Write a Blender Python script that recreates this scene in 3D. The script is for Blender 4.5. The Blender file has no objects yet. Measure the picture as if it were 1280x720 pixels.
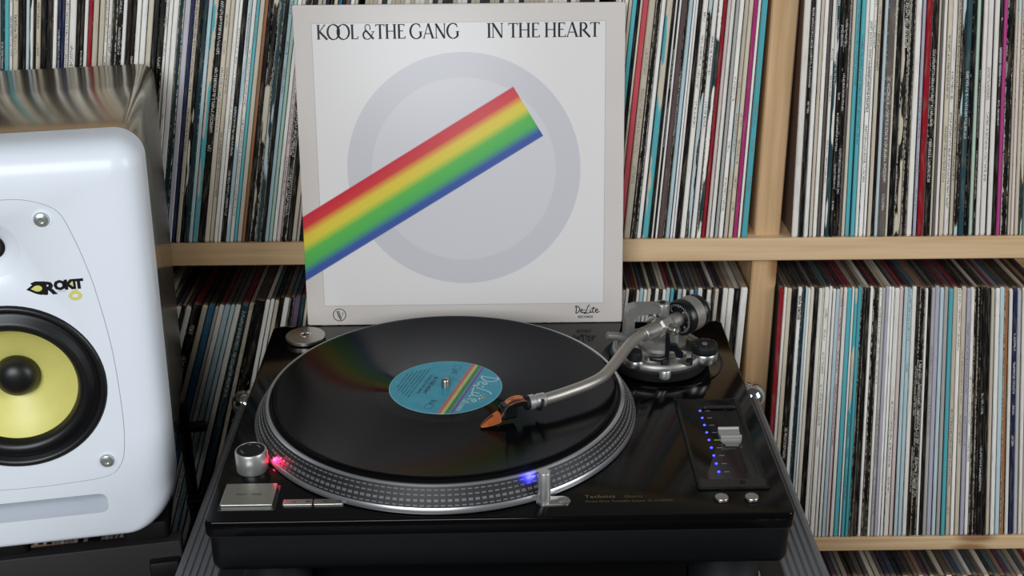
import bpy, bmesh, math, random
from mathutils import Vector, Matrix

# ------------------------------------------------------------------ camera, world, lights, exposure
scene = bpy.context.scene
COL = scene.collection
ZT = 0.90                      # height of the turntable deck above the floor (m)
PI = math.pi

cam_d = bpy.data.cameras.new('camera')
cam = bpy.data.objects.new('camera', cam_d)
COL.objects.link(cam)
scene.camera = cam
cam_d.sensor_width = 36.0
cam_d.lens = 1611.4 / 1280 * 36.0
cam_d.clip_start = 0.02
YAW, PITCH, ROLL = 0.0117, 0.4080, -0.0091
fw = Vector((math.sin(YAW) * math.cos(PITCH), math.cos(YAW) * math.cos(PITCH), -math.sin(PITCH)))
rt = Vector((math.cos(YAW), -math.sin(YAW), 0))
up = rt.cross(fw)
r2 = rt * math.cos(ROLL) + up * math.sin(ROLL)
u2 = -rt * math.sin(ROLL) + up * math.cos(ROLL)
mw = Matrix((( r2.x, u2.x, -fw.x, 0.0009), (r2.y, u2.y, -fw.y, -1.0095), (r2.z, u2.z, -fw.z, 0.5512 + ZT), (0, 0, 0, 1)))
cam.matrix_world = mw

w = bpy.data.worlds.new('world')
scene.world = w
w.use_nodes = True
bg = w.node_tree.nodes['Background']
bg.inputs[0].default_value = (0.86, 0.93, 1.0, 1)
bg.inputs[1].default_value = 0.075


def area(name, loc, target, sx, sy, power, color=(1, 1, 1)):
    l = bpy.data.lights.new(name, 'AREA')
    l.shape = 'RECTANGLE'
    l.size, l.size_y, l.energy, l.color = sx, sy, power, color
    o = bpy.data.objects.new(name, l)
    COL.objects.link(o)
    o.location = loc
    o.rotation_euler = (Vector(target) - Vector(loc)).to_track_quat('-Z', 'Y').to_euler()
    return o


area('window_front', (-0.60, -2.3, ZT + 1.10), (-0.1, 0.15, ZT), 1.3, 1.1, 46, (0.91, 0.96, 1.0))
area('window_side', (2.1, -1.0, ZT + 0.80), (0.0, 0.1, ZT), 1.0, 1.3, 24, (0.93, 0.97, 1.0))

scene.view_settings.view_transform = 'Standard'
scene.view_settings.look = 'None'
scene.view_settings.gamma = 1
scene.view_settings.use_curve_mapping = False
scene.view_settings.exposure = 0.0


# ------------------------------------------------------------------ materials
def lin(c):
    r = []
    for v in c[:3]:
        v = v / 255.0
        r.append(v / 12.92 if v <= 0.04045 else ((v + 0.055) / 1.055) ** 2.4)
    return (r[0], r[1], r[2], 1.0)


def pmat(name, col, rough=0.5, metal=0.0, spec=0.5, coat=0.0, emit=None, estr=0.0, noise=0.0, nscale=60.0, stretch=(1, 1, 1)):
    m = bpy.data.materials.new(name)
    m.use_nodes = True
    nt = m.node_tree
    b = nt.nodes['Principled BSDF']
    b.inputs['Base Color'].default_value = lin(col)
    b.inputs['Roughness'].default_value = rough
    b.inputs['Metallic'].default_value = metal
    b.inputs['Specular IOR Level'].default_value = spec
    b.inputs['Coat Weight'].default_value = coat
    b.inputs['Coat Roughness'].default_value = 0.05
    if emit:
        b.inputs['Emission Color'].default_value = lin(emit)
        b.inputs['Emission Strength'].default_value = estr
    if noise > 0:
        tc = nt.nodes.new('ShaderNodeTexCoord')
        mp = nt.nodes.new('ShaderNodeMapping')
        mp.inputs['Scale'].default_value = stretch
        nz = nt.nodes.new('ShaderNodeTexNoise')
        nz.inputs['Scale'].default_value = nscale
        nz.inputs['Detail'].default_value = 4
        nt.links.new(tc.outputs['Object'], mp.inputs[0])
        nt.links.new(mp.outputs[0], nz.inputs['Vector'])
        mx = nt.nodes.new('ShaderNodeMix')
        mx.data_type = 'RGBA'
        c = lin(col)
        mx.inputs['A'].default_value = tuple(v * (1 - noise) for v in c[:3]) + (1,)
        mx.inputs['B'].default_value = tuple(min(1, v * (1 + noise)) for v in c[:3]) + (1,)
        nt.links.new(nz.outputs[0], mx.inputs['Factor'])
        nt.links.new(mx.outputs['Result'], b.inputs['Base Color'])
    return m


class G:
    """small helper to wire shader nodes"""
    def __init__(s, name):
        s.m = bpy.data.materials.new(name)
        s.m.use_nodes = True
        s.nt = s.m.node_tree
        s.b = s.nt.nodes['Principled BSDF']

    def n(s, t, **kw):
        nd = s.nt.nodes.new(t)
        for k, v in kw.items():
            setattr(nd, k, v)
        return nd

    def put(s, sock, v):
        if hasattr(v, 'is_output') or hasattr(v, 'links'):
            s.nt.links.new(v, sock)
        else:
            sock.default_value = v

    def math(s, op, a, b=0.0, c=None, clamp=False):
        nd = s.n('ShaderNodeMath', operation=op, use_clamp=clamp)
        s.put(nd.inputs[0], a)
        s.put(nd.inputs[1], b)
        if c is not None:
            s.put(nd.inputs[2], c)
        return nd.outputs[0]

    def mix(s, f, a, b):
        nd = s.n('ShaderNodeMix', data_type='RGBA')
        s.put(nd.inputs['Factor'], f)
        s.put(nd.inputs['A'], a)
        s.put(nd.inputs['B'], b)
        return nd.outputs['Result']

    def obj(s):
        sp = s.n('ShaderNodeSeparateXYZ')
        tc = s.n('ShaderNodeTexCoord')
        s.nt.links.new(tc.outputs['Object'], sp.inputs[0])
        s.tc = tc.outputs['Object']
        return sp.outputs[0], sp.outputs[1], sp.outputs[2]

    def comb(s, x, y, z):
        nd = s.n('ShaderNodeCombineXYZ')
        s.put(nd.inputs[0], x)
        s.put(nd.inputs[1], y)
        s.put(nd.inputs[2], z)
        return nd.outputs[0]

    def noise(s, vec, scale, detail=2.0):
        nd = s.n('ShaderNodeTexNoise')
        s.put(nd.inputs['Vector'], vec)
        nd.inputs['Scale'].default_value = scale
        nd.inputs['Detail'].default_value = detail
        return nd.outputs[0]

    def white(s, vec):
        nd = s.n('ShaderNodeTexWhiteNoise', noise_dimensions='3D')
        s.put(nd.inputs['Vector'], vec)
        return nd.outputs['Value']

    def step(s, v, lo, hi):
        nd = s.n('ShaderNodeMapRange', interpolation_type='SMOOTHSTEP')
        s.put(nd.inputs[0], v)
        s.put(nd.inputs[1], lo)
        s.put(nd.inputs[2], hi)
        return nd.outputs[0]


def wood_mat(name, axis, c1=(222, 192, 152), c2=(196, 160, 118)):
    g = G(name)
    x, y, z = g.obj()
    if axis == 'x':
        v = g.comb(g.math('MULTIPLY', x, 1.2), g.math('MULTIPLY', y, 14), g.math('MULTIPLY', z, 30))
        kv = g.comb(g.math('MULTIPLY', x, 6), g.math('MULTIPLY', y, 10), g.math('MULTIPLY', z, 14))
    else:
        v = g.comb(g.math('MULTIPLY', x, 26), g.math('MULTIPLY', y, 14), g.math('MULTIPLY', z, 1.3))
        kv = g.comb(g.math('MULTIPLY', x, 14), g.math('MULTIPLY', y, 10), g.math('MULTIPLY', z, 6))
    n1 = g.noise(v, 1.5, 6)
    n2 = g.noise(v, 6.0, 3)
    f = g.math('ADD', g.math('MULTIPLY', n1, 0.65), g.math('MULTIPLY', n2, 0.35))
    c = g.mix(g.step(f, 0.3, 0.7), lin(c1), lin(c2))
    vo = g.n('ShaderNodeTexVoronoi')
    g.put(vo.inputs['Vector'], kv)
    vo.inputs['Scale'].default_value = 1.0
    k = g.step(vo.outputs['Distance'], 0.19, 0.07)
    c = g.mix(g.math('MULTIPLY', k, 0.75), c, lin((126, 78, 44)))
    g.put(g.b.inputs['Base Color'], c)
    g.b.inputs['Roughness'].default_value = 0.62
    g.b.inputs['Specular IOR Level'].default_value = 0.25
    return g.m


def sleeve_spine_mat():
    """card spine: per-object colour, printed lettering, chipped edges"""
    g = G('sleeve_spine_card')
    x, y, z = g.obj()

    def at(nm, out='Color'):
        nd = g.n('ShaderNodeAttribute', attribute_type='OBJECT', attribute_name=nm)
        return nd.outputs[out]
    base, alt, ink = at('spine_colour'), at('second_colour'), at('ink_colour')
    sp = g.n('ShaderNodeSeparateXYZ')
    g.put(sp.inputs[0], at('print_span', 'Vector'))
    t0, t1, dens = sp.outputs[0], sp.outputs[1], sp.outputs[2]
    sq = g.n('ShaderNodeSeparateXYZ')
    g.put(sq.inputs[0], at('wear_amounts', 'Vector'))
    wear, patch, seed = sq.outputs[0], sq.outputs[1], sq.outputs[2]
    sd = g.math('MULTIPLY', seed, 37.0)
    # long colour patches
    pn = g.noise(g.comb(sd, g.math('MULTIPLY', x, 0.6), g.math('MULTIPLY', z, 14.0)), 1.0, 2)
    col = g.mix(g.math('MULTIPLY', g.step(pn, 0.52, 0.56), patch), base, alt)
    # soft stains
    st = g.noise(g.comb(sd, g.math('MULTIPLY', x, 2.0), g.math('MULTIPLY', z, 45.0)), 1.0, 4)
    col = g.mix(g.math('MULTIPLY', g.step(st, 0.45, 0.8), 0.35), col, lin((150, 138, 120)))
    # lettering: small irregular strokes in cells along the spine
    cell = g.math('FLOOR', g.math('MULTIPLY', z, 470.0))
    fr = g.math('FRACT', g.math('MULTIPLY', z, 470.0))
    rows = g.math('FLOOR', g.math('MULTIPLY', g.math('ADD', x, 0.5), 5.0))
    sub = g.math('FLOOR', g.math('MULTIPLY', fr, 3.0))
    wn = g.white(g.comb(g.math('ADD', g.math('MULTIPLY', cell, 3.0), sub), rows, sd))
    word = g.white(g.comb(g.math('FLOOR', g.math('MULTIPLY', z, 75.0)), 5.0, sd))
    ltr = g.math('MULTIPLY', g.math('GREATER_THAN', wn, 0.42), g.math('LESS_THAN', fr, 0.74))
    ltr = g.math('MULTIPLY', g.math('MULTIPLY', ltr, 0.8), g.math('LESS_THAN', g.math('ABSOLUTE', x), 0.24))
    ltr = g.math('MULTIPLY', ltr, g.math('LESS_THAN', word, dens))
    ltr = g.math('MULTIPLY', ltr, g.math('MULTIPLY', g.math('GREATER_THAN', z, t0), g.math('LESS_THAN', z, t1)))
    col = g.mix(ltr, col, ink)
    # chipped, whitened edges
    edge = g.step(g.math('ABSOLUTE', x), 0.18, 0.5)
    wz = g.noise(g.comb(g.math('ADD', sd, g.math('MULTIPLY', x, 5.0)), sd, g.math('MULTIPLY', z, 260.0)), 1.0, 4)
    wl = g.noise(g.comb(sd, 9.0, g.math('MULTIPLY', z, 12.0)), 1.0, 1)
    wv = g.math('ADD', g.math('MULTIPLY', wz, 0.62), g.math('ADD', g.math('MULTIPLY', edge, 0.26), g.math('MULTIPLY', wl, 0.28)))
    thr = g.math('SUBTRACT', 0.89, g.math('MULTIPLY', wear, 0.22))
    chips = g.step(wv, thr, g.math('ADD', thr, 0.035))
    lum = g.n('ShaderNodeRGBToBW')
    g.put(lum.inputs[0], base)
    chipcol = g.mix(g.step(lum.outputs[0], 0.22, 0.42), lin((206, 198, 182)), lin((120, 108, 92)))
    col = g.mix(chips, col, chipcol)
    g.put(g.b.inputs['Base Color'], col)
    g.b.inputs['Roughness'].default_value = 0.45
    g.b.inputs['Specular IOR Level'].default_value = 0.2
    bp = g.n('ShaderNodeBump')
    bp.inputs['Strength'].default_value = 0.25
    bp.inputs['Distance'].default_value = 0.0006
    g.put(bp.inputs['Height'], wz)
    g.nt.links.new(bp.outputs[0], g.b.inputs['Normal'])
    return g.m


def sleeve_cover_mat():
    g = G('sleeve_cover_card')
    x, y, z = g.obj()
    a = g.n('ShaderNodeAttribute', attribute_type='OBJECT', attribute_name='cover_colour')
    n = g.noise(g.comb(g.math('MULTIPLY', x, 1.0), g.math('MULTIPLY', y, 30.0), g.math('MULTIPLY', z, 30.0)), 2.0, 4)
    c = g.mix(g.math('MULTIPLY', g.step(n, 0.5, 0.8), 0.3), a.outputs['Color'], lin((140, 122, 100)))
    # worn pale card along the front of the top edge
    f = g.math('MULTIPLY', g.step(y, 0.012, 0.0), g.step(z, 0.308, 0.314))
    c = g.mix(g.math('MULTIPLY', f, 0.6), c, lin((196, 168, 130)))
    g.put(g.b.inputs['Base Color'], c)
    g.b.inputs['Roughness'].default_value = 0.5
    g.b.inputs['Specular IOR Level'].default_value = 0.3
    return g.m


def vinyl_mat():
    g = G('black_vinyl')
    x, y, z = g.obj()
    r = g.math('SQRT', g.math('ADD', g.math('MULTIPLY', x, x), g.math('MULTIPLY', y, y)))
    gro = g.math('MULTIPLY', g.step(r, 0.0615, 0.0625), g.step(r, 0.1475, 0.1465))
    bands = g.noise(g.comb(g.math('MULTIPLY', r, 160.0), 0.0, 0.0), 1.0, 2)
    rough = g.math('ADD', g.math('MULTIPLY', gro, g.math('ADD', 0.03, g.math('MULTIPLY', bands, 0.08))), 0.06)
    g.put(g.b.inputs['Roughness'], rough)
    dead = g.math('MULTIPLY', g.step(r, 0.0625, 0.0615), 1.0)
    g.put(g.b.inputs['Base Color'], g.mix(dead, lin((9, 9, 10)), lin((20, 20, 21))))
    g.b.inputs['Specular IOR Level'].default_value = 0.11
    gv = g.math('SINE', g.math('MULTIPLY', r, 6000.0))
    bp = g.n('ShaderNodeBump')
    bp.inputs['Strength'].default_value = 0.02
    bp.inputs['Distance'].default_value = 0.0003
    g.put(bp.inputs['Height'], g.math('MULTIPLY', gv, gro))
    g.nt.links.new(bp.outputs[0], g.b.inputs['Normal'])
    return g.m


def label_mat():
    """blue record label with a slanted band of stripes and a pale rim"""
    g = G('record_label_paper')
    x, y, z = g.obj()
    r = g.math('SQRT', g.math('ADD', g.math('MULTIPLY', x, x), g.math('MULTIPLY', y, y)))
    c = lin((42, 138, 160))
    n = g.noise(g.tc, 90.0, 3)
    col = g.mix(g.step(n, 0.3, 0.8), lin((44, 148, 172)), lin((54, 160, 184)))

    def band(c0, lo, hi, rgb):
        f = g.math('MULTIPLY', g.math('GREATER_THAN', y, lo), g.math('LESS_THAN', y, hi))
        return g.mix(f, c0, lin(rgb))
    col = band(col, 0.0085, 0.0118, (186, 108, 104))
    col = band(col, 0.0118, 0.0148, (196, 190, 104))
    col = band(col, 0.0148, 0.0182, (44, 132, 74))
    col = band(col, 0.0182, 0.0194, (70, 150, 176))
    col = band(col, 0.0194, 0.0216, (122, 66, 150))
    rim = g.math('MULTIPLY', g.math('GREATER_THAN', r, 0.0486), 1.0)
    col = g.mix(g.math('MULTIPLY', rim, 0.6), col, lin((128, 190, 200)))
    ring = g.math('MULTIPLY', g.math('GREATER_THAN', r, 0.0150), g.math('LESS_THAN', r, 0.0155))
    col = g.mix(g.math('MULTIPLY', ring, 0.45), col, lin((20, 66, 78)))
    g.put(g.b.inputs['Base Color'], col)
    g.b.inputs['Roughness'].default_value = 0.38
    return g.m


def album_mat():
    """printed card: pale panel, a plain pale disc and a straight striped band"""
    g = G('album_print')
    x, y, z = g.obj()
    paper = g.mix(g.noise(g.tc, 9.0, 4), lin((206, 197, 190)), lin((218, 210, 204)))

    def inside(lo, hi, v, s=0.0003):
        return g.math('MULTIPLY', g.step(v, lo - s, lo + s), g.step(v, hi + s, hi - s))
    pan = g.math('MULTIPLY', inside(0.0175, 0.2995, x), inside(0.020, 0.300, z))
    pan2 = g.math('MULTIPLY', inside(0.0180, 0.2990, x), inside(0.0205, 0.2995, z))
    col = g.mix(pan, paper, lin((176, 172, 172)))
    col = g.mix(pan2, col, lin((228, 223, 220)))
    dx, dz = g.math('SUBTRACT', x, 0.161), g.math('SUBTRACT', z, 0.157)
    d = g.math('SQRT', g.math('ADD', g.math('MULTIPLY', dx, dx), g.math('MULTIPLY', dz, dz)))
    col = g.mix(g.step(d, 0.1147, 0.1142), col, lin((205, 202, 206)))
    col = g.mix(g.math('MULTIPLY', g.step(d, 0.0905, 0.090), 1.0), col, lin((213, 210, 213)))
    # straight band: u along, v across
    a = math.radians(31.0)
    ux = g.math('ADD', g.math('MULTIPLY', x, math.cos(a)), g.math('MULTIPLY', g.math('SUBTRACT', z, 0.079), math.sin(a)))
    v = g.math('SUBTRACT', g.math('MULTIPLY', g.math('SUBTRACT', z, 0.079), math.cos(a)), g.math('MULTIPLY', x, math.sin(a)))
    inb = g.math('MULTIPLY', inside(-0.028, 0.028, v, 0.0008), g.math('LESS_THAN', ux, 0.262))
    ramp = g.n('ShaderNodeValToRGB')
    e = ramp.color_ramp.elements
    e[0].position, e[0].color = 0.0, lin((66, 92, 160))
    e[1].position, e[1].color = 1.0, lin((204, 44, 62))
    for p_, c_ in ((0.10, (66, 92, 160)), (0.24, (86, 178, 92)), (0.42, (98, 186, 84)), (0.56, (224, 204, 72)), (0.68, (228, 200, 74)), (0.82, (212, 64, 64))):
        q = ramp.color_ramp.elements.new(p_)
        q.color = lin(c_)
    g.put(ramp.inputs[0], g.math('MULTIPLY', g.math('ADD', v, 0.028), 1 / 0.056))
    col = g.mix(inb, col, ramp.outputs[0])
    g.put(g.b.inputs['Base Color'], col)
    g.b.inputs['Roughness'].default_value = 0.33
    g.b.inputs['Specular IOR Level'].default_value = 0.35
    return g.m


def brushed(name, col, rough, scale=(1, 1, 400), metal=1.0):
    g = G(name)
    g.obj()
    mp = g.n('ShaderNodeMapping')
    g.put(mp.inputs[0], g.tc)
    mp.inputs['Scale'].default_value = scale
    n = g.noise(mp.outputs[0], 8.0, 3)
    g.put(g.b.inputs['Roughness'], g.math('ADD', rough - 0.06, g.math('MULTIPLY', n, 0.12)))
    c = lin(col)
    g.put(g.b.inputs['Base Color'], g.mix(n, tuple(v * 0.85 for v in c[:3]) + (1,), tuple(min(1, v * 1.12) for v in c[:3]) + (1,)))
    g.b.inputs['Metallic'].default_value = metal
    return g.m


M = {}
M['spine'] = sleeve_spine_mat()
M['cover'] = sleeve_cover_mat()
M['pine_x'] = wood_mat('pine_board', 'x')
M['pine_z'] = wood_mat('pine_upright', 'z', (214, 180, 138), (188, 150, 108))
M['vinyl'] = vinyl_mat()
M['label'] = label_mat()
M['album'] = album_mat()
M['card_edge'] = pmat('card_edge', (196, 186, 172), 0.7, noise=0.15, nscale=200)
M['ink'] = pmat('black_ink', (20, 18, 18), 0.5, spec=0.3)
M['gloss_black'] = pmat('gloss_black_deck', (7, 7, 8), 0.10, spec=0.22, noise=0.2, nscale=300)
M['satin_black'] = pmat('satin_black_body', (11, 12, 15), 0.36, spec=0.35, noise=0.15, nscale=500)
M['rubber'] = pmat('black_rubber', (13, 13, 14), 0.6, spec=0.35, noise=0.2, nscale=400)
M['black_plastic'] = pmat('black_plastic', (14, 14, 15), 0.32, spec=0.5, noise=0.15, nscale=400)
M['felt'] = pmat('black_felt', (16, 16, 17), 0.95, spec=0.1, noise=0.4, nscale=900)
M['silver'] = brushed('brushed_silver', (196, 195, 192), 0.38, (1, 1, 400), 0.75)
M['silver_disc'] = brushed('turned_silver', (182, 180, 174), 0.34, (200, 200, 1))
M['dull_silver'] = brushed('cast_silver', (158, 155, 150), 0.42, (40, 40, 40), 0.7)
M['arm'] = brushed('tonearm_metal', (172, 166, 158), 0.40, (60, 60, 60), 0.75)
M['chrome'] = pmat('polished_metal', (214, 214, 212), 0.12, metal=1.0, noise=0.05)
M['screw_zinc'] = pmat('zinc_screw', (206, 212, 206), 0.28, metal=0.8, noise=0.05)
M['rim'] = pmat('platter_metal', (190, 190, 192), 0.30, metal=0.85, noise=0.03, nscale=200)
M['band'] = pmat('dark_platter_band', (20, 20, 21), 0.5, metal=0.0, noise=0.2, nscale=200)
M['dot'] = pmat('strobe_dot_metal', (112, 112, 114), 0.6, metal=0.4, noise=0.2, nscale=300)
M['copper'] = pmat('copper_stylus_guard', (214, 116, 62), 0.30, metal=0.55, noise=0.15, nscale=300)
M['copper_wire'] = pmat('copper_wire', (196, 112, 74), 0.35, metal=0.3, noise=0.1)
M['brown_wire'] = pmat('brown_wire', (104, 58, 40), 0.45, noise=0.1)
M['blue_led'] = pmat('blue_led', (40, 50, 255), 0.3, emit=(48, 60, 255), estr=5.0)
M['green_led'] = pmat('green_led', (110, 150, 40), 0.3, emit=(130, 190, 40), estr=0.35)
M['red_led'] = pmat('red_strobe_window', (230, 20, 50), 0.3, emit=(255, 20, 60), estr=3.0)
M['tick'] = pmat('grey_print', (120, 118, 116), 0.5, noise=0.05)
M['gold_print'] = pmat('gold_print', (112, 92, 62), 0.4, metal=0.3, noise=0.05)
M['pale_print'] = pmat('pale_print', (205, 206, 206), 0.5, noise=0.05)
M['dark_print'] = pmat('dark_print', (58, 56, 54), 0.5, noise=0.05)
M['label_ink'] = pmat('label_ink', (20, 56, 66), 0.5, noise=0.05)
M['label_silver'] = pmat('label_silver', (176, 206, 212), 0.4, noise=0.05)
M['label_gold'] = pmat('label_gold', (176, 146, 80), 0.4, noise=0.05)
M['spk_white'] = pmat('white_baffle_plastic', (238, 243, 250), 0.30, spec=0.45, noise=0.015, nscale=40)
M['spk_gloss'] = pmat('mirror_gloss_cabinet', (188, 177, 156), 0.18, metal=0.85, noise=0.04, nscale=30)
M['spk_black'] = pmat('woofer_rubber', (17, 17, 19), 0.38, spec=0.5, noise=0.15, nscale=200)
M['spk_yellow'] = pmat('yellow_woven_cone', (230, 222, 128), 0.40, noise=0.06, nscale=90)
M['spk_yellow_dark'] = pmat('olive_cone_edge', (176, 172, 62), 0.4, noise=0.05)
M['spk_seam'] = pmat('seam_groove', (160, 164, 172), 0.6, noise=0.05)
M['spk_port'] = pmat('port_inner_white', (196, 188, 176), 0.6, noise=0.05)
M['logo_yellow'] = pmat('logo_yellow', (222, 216, 122), 0.45, noise=0.03)
M['alu'] = brushed('case_aluminium', (124, 125, 128), 0.45, (300, 2, 300), 0.45)
M['case_black'] = pmat('black_laminate', (18, 18, 19), 0.45, noise=0.2, nscale=200)
M['cab_grey'] = pmat('dark_grey_cabinet', (72, 68, 69), 0.55, noise=0.08, nscale=30)
M['panel_grey'] = pmat('dark_grey_panel', (40, 37, 38), 0.5, noise=0.08, nscale=30)
M['stand_black'] = pmat('black_stand_metal', (10, 10, 11), 0.5, noise=0.1, nscale=200)
M['wall'] = pmat('painted_wall', (150, 146, 140), 0.85, noise=0.05, nscale=8)
M['floor'] = pmat('floor_boards', (122, 98, 76), 0.55, noise=0.15, nscale=3, stretch=(1, 14, 1))


# ------------------------------------------------------------------ mesh helpers (all lengths in mm)
class MB:
    def __init__(s, k=1.0):
        s.v, s.f, s.mi, s.k = [], [], [], k

    def add(s, vs, fs, mi=0):
        o = len(s.v)
        s.v += [tuple(v) for v in vs]
        s.f += [tuple(i + o for i in f) for f in fs]
        s.mi += [mi] * len(fs)

    def box(s, x0, x1, y0, y1, z0, z1, mi=0):
        vs = [(x, y, z) for z in (z0, z1) for y in (y0, y1) for x in (x0, x1)]
        s.add(vs, [(0, 2, 3, 1), (4, 5, 7, 6), (0, 1, 5, 4), (2, 6, 7, 3), (0, 4, 6, 2), (1, 3, 7, 5)], mi)

    def loops(s, ls, cap0=True, cap1=True, closed=True, mi=0):
        n = len(ls[0])
        o = len(s.v)
        for l in ls:
            s.v += [tuple(p) for p in l]
        for i in range(len(ls) - 1):
            for j in range(n if closed else n - 1):
                a, b = o + i * n + j, o + i * n + (j + 1) % n
                s.f.append((a, b, b + n, a + n))
                s.mi.append(mi)
        if cap0:
            s.f.append(tuple(o + j for j in range(n))[::-1])
            s.mi.append(mi)
        if cap1:
            s.f.append(tuple(o + (len(ls) - 1) * n + j for j in range(n)))
            s.mi.append(mi)

    def lathe(s, prof, n=48, c=(0, 0, 0), ax=(0, 0, 1), mi=0, cap=True, close=False):
        ax = Vector(ax).normalized()
        t = Vector((1, 0, 0)) if abs(ax.x) < 0.9 else Vector((0, 1, 0))
        e1 = (t - ax * t.dot(ax)).normalized()
        e2 = ax.cross(e1)
        c = Vector(c)
        ls = []
        for r, h in prof:
            ls.append([c + ax * h + (e1 * math.cos(2 * PI * i / n) + e2 * math.sin(2 * PI * i / n)) * max(r, 1e-3) for i in range(n)])
        if close:
            ls.append(ls[0])
            cap = False
        s.loops(ls, cap, cap, True, mi)

    def cyl(s, a, b, r, n=24, r1=None, mi=0, bev=0.0):
        a, b = Vector(a), Vector(b)
        L = (b - a).length
        r1 = r if r1 is None else r1
        if bev > 0:
            pr = [(r - bev, 0), (r, bev), (r1, L - bev), (r1 - bev, L)]
        else:
            pr = [(r, 0), (r1, L)]
        s.lathe(pr, n, a, b - a, mi)

    def tube(s, pts, r, n=10, mi=0):
        pts = [Vector(p) for p in pts]
        rs = r if isinstance(r, (list, tuple)) else [r] * len(pts)
        ls = []
        nrm = None
        for i, p in enumerate(pts):
            d = (pts[min(i + 1, len(pts) - 1)] - pts[max(i - 1, 0)]).normalized()
            if nrm is None:
                t = Vector((0, 0, 1)) if abs(d.z) < 0.9 else Vector((1, 0, 0))
                nrm = (t - d * t.dot(d)).normalized()
            else:
                nrm = (nrm - d * nrm.dot(d)).normalized()
            e2 = d.cross(nrm)
            ls.append([p + (nrm * math.cos(2 * PI * j / n) + e2 * math.sin(2 * PI * j / n)) * rs[i] for j in range(n)])
        s.loops(ls, mi=mi)

    def prism(s, poly, z0, z1, mi=0):
        s.loops([[(x, y, z0) for x, y in poly], [(x, y, z1) for x, y in poly]], mi=mi)

    def strip(s, pts, wd, z, mi=0):
        """flat pen stroke along 2-D points at height z"""
        pts = [Vector(p) for p in pts]
        ws = wd if isinstance(wd, (list, tuple)) else [wd] * len(pts)
        L, R_ = [], []
        for i, p in enumerate(pts):
            d = (pts[min(i + 1, len(pts) - 1)] - pts[max(i - 1, 0)])
            d = d.normalized() if d.length > 1e-9 else Vector((1, 0))
            nn = Vector((-d.y, d.x)) * ws[i] * 0.5
            L.append((p.x + nn.x, p.y + nn.y, z))
            R_.append((p.x - nn.x, p.y - nn.y, z))
        n = len(pts)
        s.add(L + R_, [(i, i + n, i + n + 1, i + 1) for i in range(n - 1)], mi)

    def xform(s, fn):
        s.v = [tuple(fn(Vector(p))) for p in s.v]
        return s

    def build(s, name, mats, parent=None, off=(0, 0, 0), smooth=None, loc=None):
        me = bpy.data.meshes.new(name)
        k = 0.001 * s.k
        ox, oy, oz = off
        me.from_pydata([((x - ox) * k, (y - oy) * k, (z - oz) * k) for x, y, z in s.v], [], s.f)
        if not isinstance(mats, (list, tuple)):
            mats = [mats]
        for m in mats:
            me.materials.append(m)
        if len(mats) > 1:
            me.polygons.foreach_set('material_index', s.mi)
        me.validate()
        bm = bmesh.new()
        bm.from_mesh(me)
        bmesh.ops.remove_doubles(bm, verts=bm.verts, dist=1e-7)
        bmesh.ops.recalc_face_normals(bm, faces=bm.faces)
        bm.to_mesh(me)
        bm.free()
        if smooth:
            me.shade_smooth()
            me.set_sharp_from_angle(angle=math.radians(smooth))
        o = bpy.data.objects.new(name, me)
        COL.objects.link(o)
        if parent:
            o.parent = parent
        if loc:
            o.location = loc
        return o


def rrect(w_, d_, r, n=6, cx=0, cy=0, ins=0.0):
    """rounded rectangle outline, counter-clockwise"""
    hw, hd = w_ / 2 - ins, d_ / 2 - ins
    rs = r if isinstance(r, (list, tuple)) else [r] * 4
    out = []
    for q, (sx, sy, a0) in enumerate(((1, -1, -90), (1, 1, 0), (-1, 1, 90), (-1, -1, 180))):
        rr = max(rs[q] - ins, 0.05)
        for i in range(n + 1):
            a = math.radians(a0 + 90 * i / n)
            out.append((cx + sx * (hw - rr) + rr * math.cos(a), cy + sy * (hd - rr) + rr * math.sin(a)))
    return out


def rplate(mb, w_, d_, r, z0, z1, bev=0.6, cx=0, cy=0, n=6, mi=0, bottom=None):
    bb = bev if bottom is None else bottom
    ls = []
    for ins, z in ((bb, z0), (bb * 0.3, z0 + bb * 0.3), (0, z0 + bb), (0, z1 - bev), (bev * 0.3, z1 - bev * 0.3), (bev, z1)):
        ls.append([(x, y, z) for x, y in rrect(w_, d_, r, n, cx, cy, ins)])
    mb.loops(ls, mi=mi)


def empty(name, loc, rot=(0, 0, 0)):
    o = bpy.data.objects.new(name, None)
    COL.objects.link(o)
    o.location = loc
    o.rotation_euler = rot
    o.empty_display_size = 0.02
    return o


def tag(o, label=None, cat=None, group=None, kind=None):
    if label:
        o['label'] = label
    if cat:
        o['category'] = cat
    if group:
        o['group'] = group
    if kind:
        o['kind'] = kind
    return o


def text_mb(txt, size, bold=0.0, spacing=1.0, align='LEFT', shear=0.0):
    """built-in font outlines as a flat MB in the xy plane (mm, cap height = size)"""
    cu = bpy.data.curves.new('lettering_curve', 'FONT')
    cu.body = txt
    cu.size = size / 0.70
    cu.offset = bold
    cu.space_character = spacing
    cu.align_x = align
    cu.shear = shear
    cu.resolution_u = 2
    o = bpy.data.objects.new('lettering_curve', cu)
    COL.objects.link(o)
    dg = bpy.context.evaluated_depsgraph_get()
    dg.update()
    me = bpy.data.meshes.new_from_object(o.evaluated_get(dg))
    mb = MB()
    mb.add([tuple(v.co) for v in me.vertices], [tuple(p.vertices) for p in me.polygons])
    bpy.data.objects.remove(o)
    bpy.data.curves.remove(cu)
    bpy.data.meshes.remove(me)
    return mb


def place2d(mb, origin, ex, ey, lift=(0, 0, 0)):
    """map a flat MB's xy onto a 3-D plane"""
    o, ex, ey, lf = Vector(origin), Vector(ex), Vector(ey), Vector(lift)
    return mb.xform(lambda p: o + ex * p.x + ey * p.y + lf)


# ------------------------------------------------------------------ the setting
def zs(x):                      # the shelf is very slightly out of level
    return -0.0046 * (x - 200.0)


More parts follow.
